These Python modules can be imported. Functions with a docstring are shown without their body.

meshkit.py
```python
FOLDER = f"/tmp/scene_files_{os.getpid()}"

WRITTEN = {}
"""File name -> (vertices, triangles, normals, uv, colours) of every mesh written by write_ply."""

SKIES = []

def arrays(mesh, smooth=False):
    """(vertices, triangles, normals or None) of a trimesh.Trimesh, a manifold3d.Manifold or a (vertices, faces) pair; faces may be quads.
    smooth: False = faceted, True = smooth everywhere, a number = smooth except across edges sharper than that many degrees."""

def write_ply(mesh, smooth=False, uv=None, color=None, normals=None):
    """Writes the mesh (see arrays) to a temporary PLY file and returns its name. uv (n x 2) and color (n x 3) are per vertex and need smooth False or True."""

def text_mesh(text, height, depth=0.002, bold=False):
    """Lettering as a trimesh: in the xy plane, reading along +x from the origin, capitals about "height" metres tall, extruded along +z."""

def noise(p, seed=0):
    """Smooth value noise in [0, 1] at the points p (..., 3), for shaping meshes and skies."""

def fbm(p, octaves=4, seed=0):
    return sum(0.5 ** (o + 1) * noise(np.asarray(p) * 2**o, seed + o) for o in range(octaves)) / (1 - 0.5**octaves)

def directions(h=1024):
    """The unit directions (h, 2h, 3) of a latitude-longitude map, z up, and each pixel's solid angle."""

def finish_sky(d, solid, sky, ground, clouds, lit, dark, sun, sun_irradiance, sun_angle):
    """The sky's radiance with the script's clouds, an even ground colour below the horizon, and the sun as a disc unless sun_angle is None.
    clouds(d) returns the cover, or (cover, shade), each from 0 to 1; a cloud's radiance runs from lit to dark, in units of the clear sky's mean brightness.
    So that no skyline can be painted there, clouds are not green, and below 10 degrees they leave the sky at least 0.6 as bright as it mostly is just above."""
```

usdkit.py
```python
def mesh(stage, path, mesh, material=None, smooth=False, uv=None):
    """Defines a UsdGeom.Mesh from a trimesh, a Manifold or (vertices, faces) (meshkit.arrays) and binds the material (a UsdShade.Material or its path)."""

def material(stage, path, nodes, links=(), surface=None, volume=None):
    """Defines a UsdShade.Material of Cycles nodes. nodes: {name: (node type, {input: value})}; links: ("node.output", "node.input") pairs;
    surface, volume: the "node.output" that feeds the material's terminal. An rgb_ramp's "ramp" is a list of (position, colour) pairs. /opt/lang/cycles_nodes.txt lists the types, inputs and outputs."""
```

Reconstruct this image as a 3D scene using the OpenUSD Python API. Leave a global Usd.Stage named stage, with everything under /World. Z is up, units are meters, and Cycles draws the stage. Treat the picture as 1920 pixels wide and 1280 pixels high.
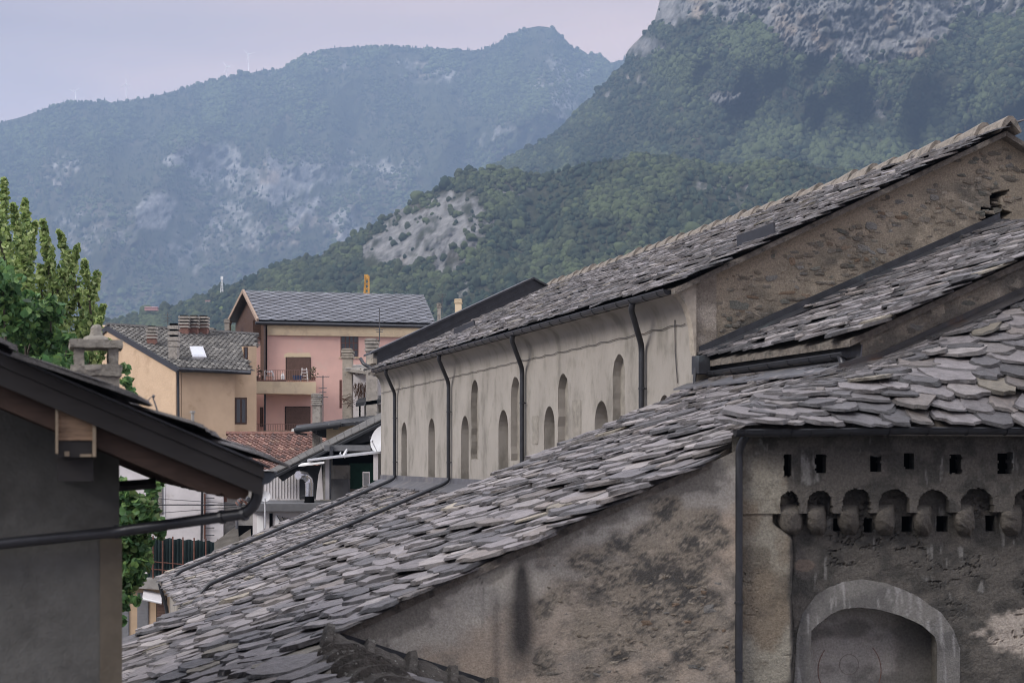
import math, numpy as np, trimesh, usdkit, meshkit
from pxr import Usd, UsdGeom, UsdLux, UsdShade, Sdf, Gf, Vt
import shapely.geometry as sg
from shapely import affinity

stage = Usd.Stage.CreateInMemory()
UsdGeom.SetStageUpAxis(stage, 'Z'); UsdGeom.SetStageMetersPerUnit(stage, 1.0)
UsdGeom.Xform.Define(stage, '/World')
stage.SetDefaultPrim(stage.GetPrimAtPath('/World'))

# ------------------------------------------------------------------ camera, sky, sun, exposure
F, CX, HZ = 2800.0, 960.0, 860.0          # focal length in photo pixels, centre column, horizon row
H0 = 10.0                                  # camera height above the street
EXPOSURE = 1.3
cam = UsdGeom.Camera.Define(stage, '/World/camera')
cam.CreateHorizontalApertureAttr(36.0); cam.CreateVerticalApertureAttr(24.0)
cam.CreateFocalLengthAttr(36.0 * F / 1920.0)
cam.CreateVerticalApertureOffsetAttr((HZ - 640.0) / 1920.0 * 36.0)
cam.CreateClippingRangeAttr(Gf.Vec2f(0.1, 60000.0))
cam.CreateFStopAttr(2.4); cam.CreateFocusDistanceAttr(38.0)
cam.CreateExposureAttr(EXPOSURE)
cam.AddTranslateOp().Set(Gf.Vec3d(0, 0, H0)); cam.AddRotateXOp().Set(90.0)

SUN_DIR = np.array([-0.70, -0.48, 0.55]); SUN_DIR /= np.linalg.norm(SUN_DIR)   # towards the veiled sun
SUN_EL, SUN_ROT = math.asin(SUN_DIR[2]), math.atan2(SUN_DIR[0], SUN_DIR[1])
usdkit.material(stage, '/World/Looks/sky_look', {
    'sky': ('sky_texture', {'sky_type': 'single_scattering', 'sun_disc': False, 'sun_elevation': SUN_EL, 'sun_rotation': SUN_ROT, 'altitude': 600.0, 'aerosol_density': 2.0}),
    'tc': ('texture_coordinate', {}),
    'map': ('mapping', {'scale': (1.2, 1.2, 5.0)}),
    'n': ('noise_texture', {'scale': 1.5, 'detail': 4, 'roughness': 0.5, 'distortion': 0.4}),
    'r': ('rgb_ramp', {'ramp': [(0.25, (1.9, 1.5, 1.5)), (0.42, (2.4, 1.85, 1.75)), (0.6, (3.35, 2.4, 2.05)), (0.8, (3.75, 2.68, 2.25))]}),
    'sep': ('separate_xyz', {}),
    'side': ('map_range', {'range_type': 'smoothstep', 'value': 0.0, 'from_min': -0.42, 'from_max': 0.08, 'to_min': -0.12, 'to_max': 0.12, 'clamp': True}),      # the cloud deck is a little thicker on the left
    'cl': ('math', {'math_type': 'add'}),
    'low': ('map_range', {'range_type': 'smoothstep', 'value': 0.0, 'from_min': 0.02, 'from_max': 0.27, 'to_min': 0.85, 'to_max': 0.0, 'clamp': True}),
    'warm': ('mix', {'mix_type': 'mix', 'color2': (3.95, 2.7, 2.15)}),
    'zen': ('map_range', {'range_type': 'smoothstep', 'value': 0.0, 'from_min': 0.30, 'from_max': 0.85, 'to_min': 0.0, 'to_max': 1.0, 'clamp': True}),   # an overcast sky is about three times brighter overhead
    'mul': ('mix', {'mix_type': 'mix', 'color2': (7.9, 8.0, 8.6)}),
    'mx': ('mix', {'mix_type': 'mix', 'fac': 0.97}),
    'bg': ('background_shader', {'strength': 0.1}),
}, [('tc.generated', 'map.vector'), ('map.vector', 'n.vector'), ('n.fac', 'cl.value1'), ('side.result', 'cl.value2'), ('sep.x', 'side.value'), ('cl.value', 'r.fac'), ('tc.generated', 'sep.vector'), ('sep.z', 'low.value'), ('sep.z', 'zen.value'),
    ('low.result', 'warm.fac'), ('r.color', 'warm.color1'), ('warm.color', 'mul.color1'), ('zen.result', 'mul.fac'), ('sky.color', 'mx.color1'), ('mul.color', 'mx.color2'), ('mx.color', 'bg.color')], surface='bg.background')
sky = UsdLux.DomeLight.Define(stage, '/World/sky')
UsdShade.MaterialBindingAPI.Apply(sky.GetPrim()).Bind(UsdShade.Material.Get(stage, '/World/Looks/sky_look'))
sky.GetPrim().SetCustomDataByKey('kind', 'structure')
sun = UsdLux.DistantLight.Define(stage, '/World/sun')
sun.CreateIntensityAttr(0.4); sun.CreateAngleAttr(25.0); sun.CreateNormalizeAttr(True) if hasattr(sun, 'CreateNormalizeAttr') else None
sun.CreateColorAttr(Gf.Vec3f(1.0, 0.95, 0.9))
_r = Gf.Rotation(Gf.Vec3d(0, 0, 1), Gf.Vec3d(*map(float, SUN_DIR)))
sun.AddOrientOp().Set(Gf.Quatf(_r.GetQuat()))

# ------------------------------------------------------------------ helpers
TH = math.atan2(856.0, F); CT, ST = math.cos(TH), math.sin(TH)   # the church's axis is turned TH to the left
def rng_of(seed): return np.random.default_rng(seed)
def us(X, Y): return np.array([CT * X + ST * Y, -ST * X + CT * Y])            # world plan -> church plan (u right, s along the nave)
def xy(u, s): return np.array([CT * u - ST * s, ST * u + CT * s])
def at(px, py, Y): return np.array([(px - CX) / F * Y, Y, (HZ - py) / F * Y])   # z measured from the camera's height
def on_u(px, py, u):
    Y = u / (CT * (px - CX) / F + ST); p = at(px, py, Y); return np.array([*us(p[0], p[1]), p[2]])
def on_s(px, py, s):
    Y = s / (-ST * (px - CX) / F + CT); p = at(px, py, Y); return np.array([*us(p[0], p[1]), p[2]])

BASE = {}; USED = {}
def numbered(path):
    n = USED.get(path, -1) + 1; USED[path] = n
    return path if n == 0 else '%s_%03d' % (path, n)
def tag(prim, label=None, cat=None, group=None, kind=None):
    for k, v in (('label', label), ('category', cat), ('group', group), ('kind', kind)):
        if v: prim.SetCustomDataByKey(k, v)
    return prim
def thing(name, label, cat, base=(0, 0, 0), rot=0.0, group=None, kind=None):
    path = numbered('/World/' + name); x = UsdGeom.Xform.Define(stage, path)
    base = np.array(base, float); c, s = math.cos(rot), math.sin(rot)
    x.AddTranslateOp().Set(Gf.Vec3d(c * base[0] - s * base[1], s * base[0] + c * base[1], base[2] + H0))
    if rot: x.AddRotateZOp().Set(math.degrees(rot))
    BASE[path] = base; tag(x.GetPrim(), label, cat, group, kind); return path
def part(parent, name, mesh, mat, paint=None, smooth=False, label=None, kind=None):
    """one Mesh under a thing or a part; the mesh is given in the thing's own plan axes, heights from the camera"""
    root = '/'.join(parent.split('/')[:3]); path = numbered(parent + '/' + name)
    v, f = (np.array(mesh.vertices), np.array(mesh.faces)) if hasattr(mesh, 'vertices') else (np.array(mesh[0], float), np.array(mesh[1], int))
    if paint is not None:          # drop points that no face uses
        u_, inv = np.unique(f.ravel(), return_inverse=True); v, f, paint = v[u_], inv.reshape(-1, 3), np.asarray(paint)[u_]
    m = usdkit.mesh(stage, path, (v - BASE[root], f), LOOK[mat], smooth=smooth)
    if paint is not None:
        assert smooth in (False, True)
        UsdGeom.PrimvarsAPI(m).CreatePrimvar('paint', Sdf.ValueTypeNames.Color3fArray, 'vertex').Set(Vt.Vec3fArray.FromNumpy(np.asarray(paint, np.float32)))
    tag(m.GetPrim(), label, None, None, kind); return path
def single(name, mesh, mat, label, cat, base=None, rot=0.0, paint=None, smooth=False, kind=None, group=None):
    """a thing that is one Mesh"""
    path = numbered('/World/' + name)
    v, f = (np.array(mesh.vertices), np.array(mesh.faces)) if hasattr(mesh, 'vertices') else (np.array(mesh[0], float), np.array(mesh[1], int))
    m = usdkit.mesh(stage, path, (v + [0, 0, H0], f), LOOK[mat], smooth=smooth)
    if paint is not None:
        UsdGeom.PrimvarsAPI(m).CreatePrimvar('paint', Sdf.ValueTypeNames.Color3fArray, 'vertex').Set(Vt.Vec3fArray.FromNumpy(np.asarray(paint, np.float32)))
    tag(m.GetPrim(), label, cat, group, kind); return path
def cat_(ms): return trimesh.util.concatenate([m if hasattr(m, 'vertices') else trimesh.Trimesh(m[0], m[1], process=False) for m in ms])
def box(lo, hi):
    lo, hi = np.minimum(lo, hi), np.maximum(lo, hi)
    m = trimesh.creation.box(hi - lo); m.apply_translation((lo + hi) / 2.0); return m
def hexa(p):
    """a solid from 8 corners: 4 below (anticlockwise from above) and 4 above"""
    p = np.array(p, float)
    q = [(3, 2, 1, 0), (4, 5, 6, 7), (0, 1, 5, 4), (1, 2, 6, 5), (2, 3, 7, 6), (3, 0, 4, 7)]
    f = [t for a, b, c, d in q for t in ((a, b, c), (a, c, d))]
    m = trimesh.Trimesh(p[np.array(f).ravel()], np.arange(36).reshape(-1, 3), process=False)
    if m.volume < 0: m.invert()
    return m
def slab(quad, n, t):
    """a quad in space thickened by t along n"""
    quad = np.array(quad, float); n = np.array(n, float); n /= np.linalg.norm(n)
    return hexa(np.vstack([quad - n * t, quad]))
def beam(a, b, w, h, up=(0, 0, 1)):
    a, b, up = (np.array(k, float) for k in (a, b, up)); d = (b - a) / np.linalg.norm(b - a)
    x = np.cross(d, up); x /= np.linalg.norm(x); y = np.cross(x, d)
    c = [(-w / 2, -h / 2), (w / 2, -h / 2), (w / 2, h / 2), (-w / 2, h / 2)]
    return hexa([a + x * i + y * j for i, j in c] + [b + x * i + y * j for i, j in c])
def tube(pts, r, n=10, r2=None):
    pts = np.array(pts, float); k = len(pts); r = np.broadcast_to(np.asarray(r, float), (k,))
    t = np.gradient(pts, axis=0); t /= np.linalg.norm(t, axis=1, keepdims=True)
    ref = np.array([0, 0, 1.0]) if abs(t[0, 2]) < 0.9 else np.array([1.0, 0, 0]); V = []
    for i in range(k):
        a = np.cross(t[i], ref); a /= np.linalg.norm(a); b = np.cross(t[i], a); ref = np.cross(a, t[i]) if np.linalg.norm(np.cross(a, t[i])) > .1 else ref
        an = np.arange(n) * 2 * np.pi / n; V.append(pts[i] + r[i] * (np.cos(an)[:, None] * a + np.sin(an)[:, None] * b))
    V = np.vstack(V + [pts[:1], pts[-1:]]); Fc = []
    for i in range(k - 1):
        for j in range(n):
            a, b = i * n + j, i * n + (j + 1) % n
            Fc += [(a, b, b + n), (a, b + n, a + n)]
    for j in range(n): Fc += [(k * n, (j + 1) % n, j), (k * n + 1, (k - 1) * n + j, (k - 1) * n + (j + 1) % n)]
    m = trimesh.Trimesh(V, Fc, process=False)
    if m.volume < 0: m.invert()
    return m
def bend(pts, r=0.08, n=4):
    """rounds the corners of a polyline"""
    pts = [np.array(p, float) for p in pts]; out = [pts[0]]
    for a, b, c in zip(pts, pts[1:], pts[2:]):
        e, g = a - b, c - b; k = min(r, np.linalg.norm(e) * .45, np.linalg.norm(g) * .45); e, g = b + e / np.linalg.norm(e) * k, b + g / np.linalg.norm(g) * k
        out += [(1 - q) ** 2 * e + 2 * q * (1 - q) * b + q * q * g for q in np.linspace(0, 1, n)]
    return np.array(out + [pts[-1]])
def extr(poly, origin, ex, ey, depth):
    """a shapely polygon in the (ex, ey) plane at origin, extruded by depth along ex x ey"""
    m = trimesh.creation.extrude_polygon(poly, abs(depth), engine='earcut')
    ex, ey = np.array(ex, float), np.array(ey, float); ez = np.cross(ex, ey)
    v = m.vertices; z = v[:, 2] if depth > 0 else v[:, 2] - abs(depth)
    o = trimesh.Trimesh(np.array(origin) + v[:, :1] * ex + v[:, 1:2] * ey + z[:, None] * ez, m.faces, process=False)
    return o
def lathe(profile, c, n=16):
    m = trimesh.creation.revolve(np.array(profile, float), sections=n); m.apply_translation(c); return m
def fbm(p, o=4, seed=0): return meshkit.fbm(np.asarray(p, float) + 137.3, o, seed)
def sstep(a, b, x): t = np.clip((np.asarray(x, float) - a) / (b - a), 0, 1); return t * t * (3 - 2 * t)
def lerp(a, b, t): return np.asarray(a) * (1 - np.asarray(t)[..., None]) + np.asarray(b) * np.asarray(t)[..., None]
def inframe(p, margin=60):
    X, Y, Z = p; return -margin < CX + F * X / Y < 1920 + margin and -margin < HZ - F * Z / Y < 1280 + margin

# ------------------------------------------------------------------ materials
LOOK = {}
def look(name, color, rough=0.8, metal=0.0, var=0.25, scale=6.0, bump=0.15, bscale=40.0, spec=0.3, stretch=(1, 1, 1), dirt=None, dirt_scale=1.5, dirt_lo=.5, dirt_hi=.68, dist=0.02):
    n = {'g': ('geometry', {}), 'm': ('mapping', {'scale': stretch}), 'n1': ('noise_texture', {'scale': scale, 'detail': 6, 'roughness': 0.62}),
         'r1': ('map_range', {'value': .5, 'from_min': .25, 'from_max': .75, 'to_min': 1 - var, 'to_max': 1 + var, 'clamp': True}),
         'hsv': ('hsv', {'color': color}), 'n2': ('noise_texture', {'scale': bscale, 'detail': 6, 'roughness': .65}),
         'b': ('bump', {'strength': bump, 'distance': dist}),
         'p': ('principled_bsdf', {'roughness': rough, 'metallic': metal, 'specular_ior_level': spec, 'base_color': color})}
    l = [('g.position', 'm.vector'), ('m.vector', 'n1.vector'), ('n1.fac', 'r1.value'), ('r1.result', 'hsv.value'), ('m.vector', 'n2.vector'), ('n2.fac', 'b.height'), ('b.normal', 'p.normal')]
    if dirt is not None:
        n['n3'] = ('noise_texture', {'scale': dirt_scale, 'detail': 8, 'roughness': .65}); n['r3'] = ('map_range', {'range_type': 'smoothstep', 'value': .5, 'from_min': dirt_lo, 'from_max': dirt_hi, 'to_min': 0., 'to_max': 1., 'clamp': True})
        n['mx'] = ('mix', {'mix_type': 'mix', 'color2': dirt})
        l += [('m.vector', 'n3.vector'), ('n3.fac', 'r3.value'), ('r3.result', 'mx.fac'), ('hsv.color', 'mx.color1'), ('mx.color', 'p.base_color')]
    else: l.append(('hsv.color', 'p.base_color'))
    LOOK[name] = usdkit.material(stage, '/World/Looks/' + name, n, l, surface='p.BSDF')
def painted(name, rough=0.9, var=0.3, scale=30.0, bump=0.5, bscale=60.0, stretch=(1, 1, 1), spec=0.25, dist=0.03, lichen=None):
    """the colour comes from the mesh's own paint, broken up by fine grain"""
    n = {'a': ('attribute', {'attribute': 'paint'}), 'tc': ('geometry', {}), 'm': ('mapping', {'scale': stretch}),
         'n1': ('noise_texture', {'scale': scale, 'detail': 7, 'roughness': .65}), 'r1': ('map_range', {'value': .5, 'from_min': .25, 'from_max': .75, 'to_min': 1 - var, 'to_max': 1 + var, 'clamp': True}),
         'hsv': ('hsv', {}), 'n2': ('noise_texture', {'scale': bscale, 'detail': 7, 'roughness': .7}), 'b': ('bump', {'strength': bump, 'distance': dist}),
         'p': ('principled_bsdf', {'roughness': rough, 'specular_ior_level': spec})}
    l = [('tc.position', 'm.vector'), ('m.vector', 'n1.vector'), ('n1.fac', 'r1.value'), ('r1.result', 'hsv.value'), ('a.color', 'hsv.color'), ('hsv.color', 'p.base_color'),
         ('m.vector', 'n2.vector'), ('n2.fac', 'b.height'), ('b.normal', 'p.normal')]
    if lichen is not None:      # pale crusts of lichen in scattered spots
        l.remove(('hsv.color', 'p.base_color'))
        n['n4'] = ('noise_texture', {'scale': 17., 'detail': 5, 'roughness': .7}); n['r4'] = ('map_range', {'range_type': 'smoothstep', 'value': .5, 'from_min': .61, 'from_max': .7, 'to_min': 0., 'to_max': .6, 'clamp': True}); n['mx'] = ('mix', {'mix_type': 'mix', 'color2': lichen})
        n['n5'] = ('noise_texture', {'scale': 1.1, 'detail': 3}); n['r5'] = ('map_range', {'value': .5, 'from_min': .4, 'from_max': .65, 'to_min': 0., 'to_max': 1., 'clamp': True}); n['mm'] = ('math', {'math_type': 'multiply'})
        l += [('m.vector', 'n4.vector'), ('n4.fac', 'r4.value'), ('m.vector', 'n5.vector'), ('n5.fac', 'r5.value'), ('r4.result', 'mm.value1'), ('r5.result', 'mm.value2'), ('mm.value', 'mx.fac'), ('hsv.color', 'mx.color1'), ('mx.color', 'p.base_color')]
    LOOK[name] = usdkit.material(stage, '/World/Looks/' + name, n, l, surface='p.BSDF')
def leaf_look(name, color, trans=0.35):
    LOOK[name] = usdkit.material(stage, '/World/Looks/' + name, {
        'a': ('attribute', {'attribute': 'paint'}), 'd': ('principled_bsdf', {'roughness': .5, 'specular_ior_level': .3}),
        't': ('translucent_bsdf', {}), 'm': ('mix_closure', {'fac': trans})},
        [('a.color', 'd.base_color'), ('a.color', 't.color'), ('d.BSDF', 'm.closure1'), ('t.BSDF', 'm.closure2')], surface='m.closure')
painted('slate', rough=.5, var=.45, scale=7., bump=1., bscale=13., spec=.5, dist=.05, lichen=(.30, .285, .235))
painted('rough_plaster', rough=.95, var=.34, scale=34., bump=.7, bscale=45., dist=.035)
painted('rubble', rough=.95, var=.42, scale=30., bump=.9, bscale=38., dist=.04)
painted('mountain_ground', rough=1., var=.45, scale=.05, bump=1., bscale=.09, spec=0., dist=9.)
leaf_look('leaf', None)
look('dark_metal', (.03, .031, .036), rough=.38, metal=.3, var=.3, scale=5, bump=.05, spec=.5)
look('dark_metal_worn', (.036, .037, .042), rough=.5, metal=.2, var=.4, scale=4, bump=.08, dirt=(.085, .1, .105), dirt_lo=.56, dirt_hi=.75)
look('rusty_metal', (.045, .042, .043), rough=.5, metal=.2, var=.4, scale=4, bump=.08, dirt=(.085, .05, .035), dirt_lo=.5, dirt_hi=.7)
look('grey_metal', (.1, .1, .11), rough=.5, metal=.2, var=.25, scale=3, bump=.05, dirt=(.16, .15, .145))
look('clerestory_plaster', (.305, .28, .25), rough=.95, var=.16, scale=2.6, bump=.5, bscale=14, stretch=(1, 1, .55), dirt=(.19, .175, .152), dirt_scale=1.3, dirt_lo=.45, dirt_hi=.66)
look('niche_plaster', (.24, .22, .19), rough=.95, var=.25, scale=5, bump=.5, bscale=25, dirt=(.17, .155, .135))
look('pale_stone', (.33, .29, .24), rough=.9, var=.3, scale=6, bump=.6, bscale=18, dirt=(.15, .14, .12), dirt_scale=3)
look('black_void', (.004, .004, .004), rough=1, var=0, bump=0, spec=0)
look('mortar', (.16, .14, .12), rough=.95, var=.4, scale=12, bump=1., bscale=22, dist=.05, dirt=(.07, .065, .058), dirt_scale=5)
look('ridge_concrete', (.2, .175, .15), rough=.95, var=.35, scale=9, bump=.8, bscale=26, dirt=(.09, .085, .075), dirt_scale=4)
look('ridge_lichen', (.075, .066, .058), rough=.95, var=.5, scale=8, bump=1., bscale=24, dist=.06, dirt=(.30, .29, .26), dirt_scale=17, dirt_lo=.6, dirt_hi=.66)
# ------------------------------------------------------------------ stone-slate roofs
SLATES = []      # (roof path, mesh vertices, faces, colour, size on the picture)
def tri_fan(n, o): return [(o, o + i, o + i + 1) for i in range(1, n - 1)]
_n = 11
_A = np.linspace(0, np.pi, _n - 2)
def one_slate(rng, w, L, t):
    """outline of a split stone, its lower end rounded or broken off"""
    k = rng.uniform(.45, 1.15); pw = rng.uniform(.6, 1.15); sk = rng.normal(0, .18)
    bx = -.5 * np.sign(np.cos(_A)) * np.abs(np.cos(_A)) ** pw; by = k * .55 * (1 - np.abs(np.sin(_A)) ** pw) + sk * bx
    by -= by.min()
    xs = np.concatenate([[-.5], bx, [.5]]) * w; ys = np.concatenate([[L], by * min(L, w * 1.3), [L]])
    ys[1:-1] += rng.normal(0, .022, _n - 2); xs[1:-1] += rng.normal(0, .022, _n - 2)
    inx = rng.uniform(.012, .075, _n) * rng.uniform(.5, 1.2); inx[[0, -1]] = .004
    d = np.stack([0 - xs, L * .6 - ys], 1); d /= np.linalg.norm(d, axis=1, keepdims=True)
    bot = np.stack([xs, ys], 1); return bot + d * inx[:, None], bot
SLATE_F = np.array(tri_fan(_n, 0) + [f for o in (0, _n) for i in range(_n) for f in ((o + i, o + _n + i, o + _n + (i + 1) % _n), (o + i, o + _n + (i + 1) % _n, o + (i + 1) % _n))])
def slate_colour(rng, dark=0.0):
    g = rng.choice(5, p=[.52, .22, .13, .1, .03])
    c = np.array([(.205, .184, .186), (.108, .1, .105), (.268, .24, .232), (.185, .158, .145), (.26, .225, .175)][g])
    return c * rng.uniform(.68, 1.25) * (1 - dark)
def lay_slates(roof, P, A, B, width=.52, expo=.38, thick=.036, seed=1, keep=None, dark=0., over=.06, vary=1.0, colour=None, lap=-.035, yaw0=-.5):
    """rows of split stone over the surface P(a, b), a along the eave, b up the slope (metres)"""
    rng = rng_of(seed); rows = int(math.ceil((B + over) / expo)); h = 1e-3
    for r in range(rows):
        a = -rng.uniform(0, width); b0 = -over + r * expo
        while a < A + width * .3:
            w = width * rng.uniform(.62, 1.42); b = b0 + rng.normal(0, .035) * vary; L = expo * rng.uniform(1.55, 1.8); t = thick * rng.uniform(.65, 1.45)
            ac = min(max(a + w / 2, .02), A - .02); bc = min(max(b, -over), B)
            if b + L * .6 > B + .12: L = max(.3, (B + .12 - b))
            if keep is None or keep(ac, bc):
                o = P(ac, bc); ta = P(ac + h, bc) - o; ta /= np.linalg.norm(ta); tb = P(ac, bc + h) - o; tb /= np.linalg.norm(tb)
                n = np.cross(ta, tb); n /= np.linalg.norm(n)
                if n[2] < 0: n = -n
                tb = np.cross(n, ta); tb = tb if np.dot(tb, P(ac, bc + h) - o) > 0 else -tb
                top, bot = one_slate(rng, w * 1.25, L * 1.12, t); yaw = yaw0 + rng.normal(0, .12) * vary; R = np.array([[math.cos(yaw), math.sin(yaw)], [-math.sin(yaw), math.cos(yaw)]])
                hb = 1.6 * thick + abs(rng.normal(0, .02)) * vary; roll = lap + rng.normal(0, .028) * vary
                V = []
                for pl, hh in ((top, t), (top * .94 + bot * .06, t - .003), (bot, 0.)):
                    q = pl @ R; V.append(o + q[:, :1] * ta + q[:, 1:] * tb + ((hb * (1 - q[:, 1] / L) + hh + roll * q[:, 0])[:, None]) * n)
                V = np.vstack(V); f = SLATE_F; V[:2 * _n] += np.tile((rng.normal(0, .007, _n) * (np.abs(np.arange(_n) - _n // 2) < _n // 2)), 2)[:, None] * n
                ctr = V.mean(0); X, Y = xy(ctr[0], ctr[1]); ok = inframe((X, Y, ctr[2]))
                col = (colour or slate_colour)(rng, dark)
                SLATES.append((roof, V, f, col, (w / Y) if ok else 0.0))
            a += w * rng.uniform(.94, 1.0)
def emit_slates(limit=300):
    order = np.argsort([-s[4] for s in SLATES], kind='stable'); chosen = set(order[:limit].tolist()); rest = {}
    for i, (roof, V, f, col, sc) in enumerate(SLATES):
        if np.dot(np.cross(V[f[0, 1]] - V[f[0, 0]], V[f[0, 2]] - V[f[0, 0]]), [0, 0, 1]) < 0: f = f[:, ::-1]
        C = np.repeat(col[None], len(V), 0); C[_n:] *= .36        # dirty broken edges, painted darker still as shade of the gaps between slates
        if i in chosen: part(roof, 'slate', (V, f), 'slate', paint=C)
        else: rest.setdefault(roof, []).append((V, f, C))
    for roof, L in rest.items():
        o = np.cumsum([0] + [len(x[0]) for x in L])
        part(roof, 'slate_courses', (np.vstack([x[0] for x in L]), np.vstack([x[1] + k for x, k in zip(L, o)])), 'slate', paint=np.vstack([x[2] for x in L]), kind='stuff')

# ------------------------------------------------------------------ rough walls: a grid with relief, its openings with reveals
def rough_wall(pos, na, nz, keep=None, relief=None, paint=None, reveal=None):
    """pos(i/na, j/nz arrays, depth) -> points; depth is measured into the wall. keep: (na, nz) cells; reveal: depth of the openings' sides"""
    I, J = np.meshgrid(np.linspace(0, 1, na + 1), np.linspace(0, 1, nz + 1), indexing='ij')
    base = pos(I, J, np.zeros_like(I)); d = relief(base) if relief is not None else np.zeros_like(I)
    V = pos(I, J, d).reshape(-1, 3); id_ = np.arange((na + 1) * (nz + 1)).reshape(na + 1, nz + 1)
    keep = np.ones((na, nz), bool) if keep is None else keep
    i, j = np.nonzero(keep); a, b, c, e = id_[i, j], id_[i + 1, j], id_[i + 1, j + 1], id_[i, j + 1]
    Fc = [np.stack([a, b, c], 1), np.stack([a, c, e], 1)]
    Cc = paint(base, d).reshape(-1, 3) if paint is not None else None
    if reveal:
        k = np.pad(keep, 1, constant_values=True); VB = pos(I, J, d * 0 + reveal).reshape(-1, 3); nV = len(V); V = np.vstack([V, VB])
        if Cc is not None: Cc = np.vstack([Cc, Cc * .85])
        for di, dj, p, q in ((1, 0, (1, 0), (1, 1)), (-1, 0, (0, 1), (0, 0)), (0, 1, (1, 1), (0, 1)), (0, -1, (0, 0), (1, 0))):
            ii, jj = np.nonzero(keep & ~k[1 + di:1 + di + na, 1 + dj:1 + dj + nz])
            if len(ii):
                x, y = id_[ii + p[0], jj + p[1]], id_[ii + q[0], jj + q[1]]
                Fc += [np.stack([x, x + nV, y + nV], 1), np.stack([x, y + nV, y], 1)]
    return (V, np.vstack(Fc)), Cc

# ------------------------------------------------------------------ the cathedral
UC, SN, SF = 10.87, 24.5, 51.2          # clerestory face, near and far end of the nave
UR, ZR, ZE = 17.2, 6.2, 3.0             # ridge, eave
cath = thing('cathedral', 'old grey cathedral with stone slate roofs, plastered clerestory and arched corbel frieze', 'church', (UR, 30., -H0), TH)
nave_k = (ZR - ZE) / (UR - 10.4); aisle = lambda u: -.83 + .421 * (u - UC); chap = lambda u: -3.276 + .421 * u - .05
choir = lambda u: 1.80 + .43 * (u - 11.1)

# nave side wall with its blind arches
def niche_poly(x0, x1, top, bot, pointed=0., jag=0, seed=0):
    a, b = on_u(x0, bot, UC), on_u(x1, bot, UC); s0, s1 = b[1], a[1]; zt = on_u((x0 + x1) / 2, top, UC)[2]; zb = on_u((x0 + x1) / 2, bot, UC)[2]
    r = (s1 - s0) / 2; m = (s0 + s1) / 2; an = np.linspace(0, np.pi, 13)
    pts = [(s0, zb)] + [(m - 0 + r * math.cos(np.pi - t), zt - r * 1.25 + r * 1.25 * math.sin(t)) for t in an] + [(s1, zb)]
    pts = np.array(pts)
    if jag:
        rg = rng_of(seed); out = []
        for p, q in zip(pts, np.roll(pts, -1, 0)):
            n = max(1, int(np.hypot(*(q - p)) / .16))
            for t in range(n): out.append(p + (q - p) * t / n + rg.normal(0, .02, 2) * (1 if t else .4))
        pts = np.array(out)
    return sg.Polygon(pts).buffer(0)
small = [(752.5, 763, 791, 905), (803, 815.5, 784, 906), (864.5, 879, 779, 909), (934.5, 953, 768, 912), (1020, 1040, 761, 925), (1115, 1140, 751, 930), (1235, 1257, 740, 935)]
tall = [(883.5, 897, 712, 862), (958, 975, 706, 863), (1046, 1066, 700, 868), (1149, 1172, 664, 868)]
wall_poly = sg.box(SN, -1.2, SF, 2.45); backs = []
for i, q in enumerate(small):
    p = niche_poly(*q); wall_poly = wall_poly.difference(p); backs.append((p, .34))
for i, q in enumerate(tall):
    p = niche_poly(*q, jag=1, seed=i); wall_poly = wall_poly.difference(p); backs.append((p, .17))
ES, EZ = (0, 1, 0), (0, 0, 1)            # ES x EZ = +u
nw = part(cath, 'nave_wall', extr(wall_poly, (UC, 0, 0), ES, EZ, .4), 'clerestory_plaster')
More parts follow.
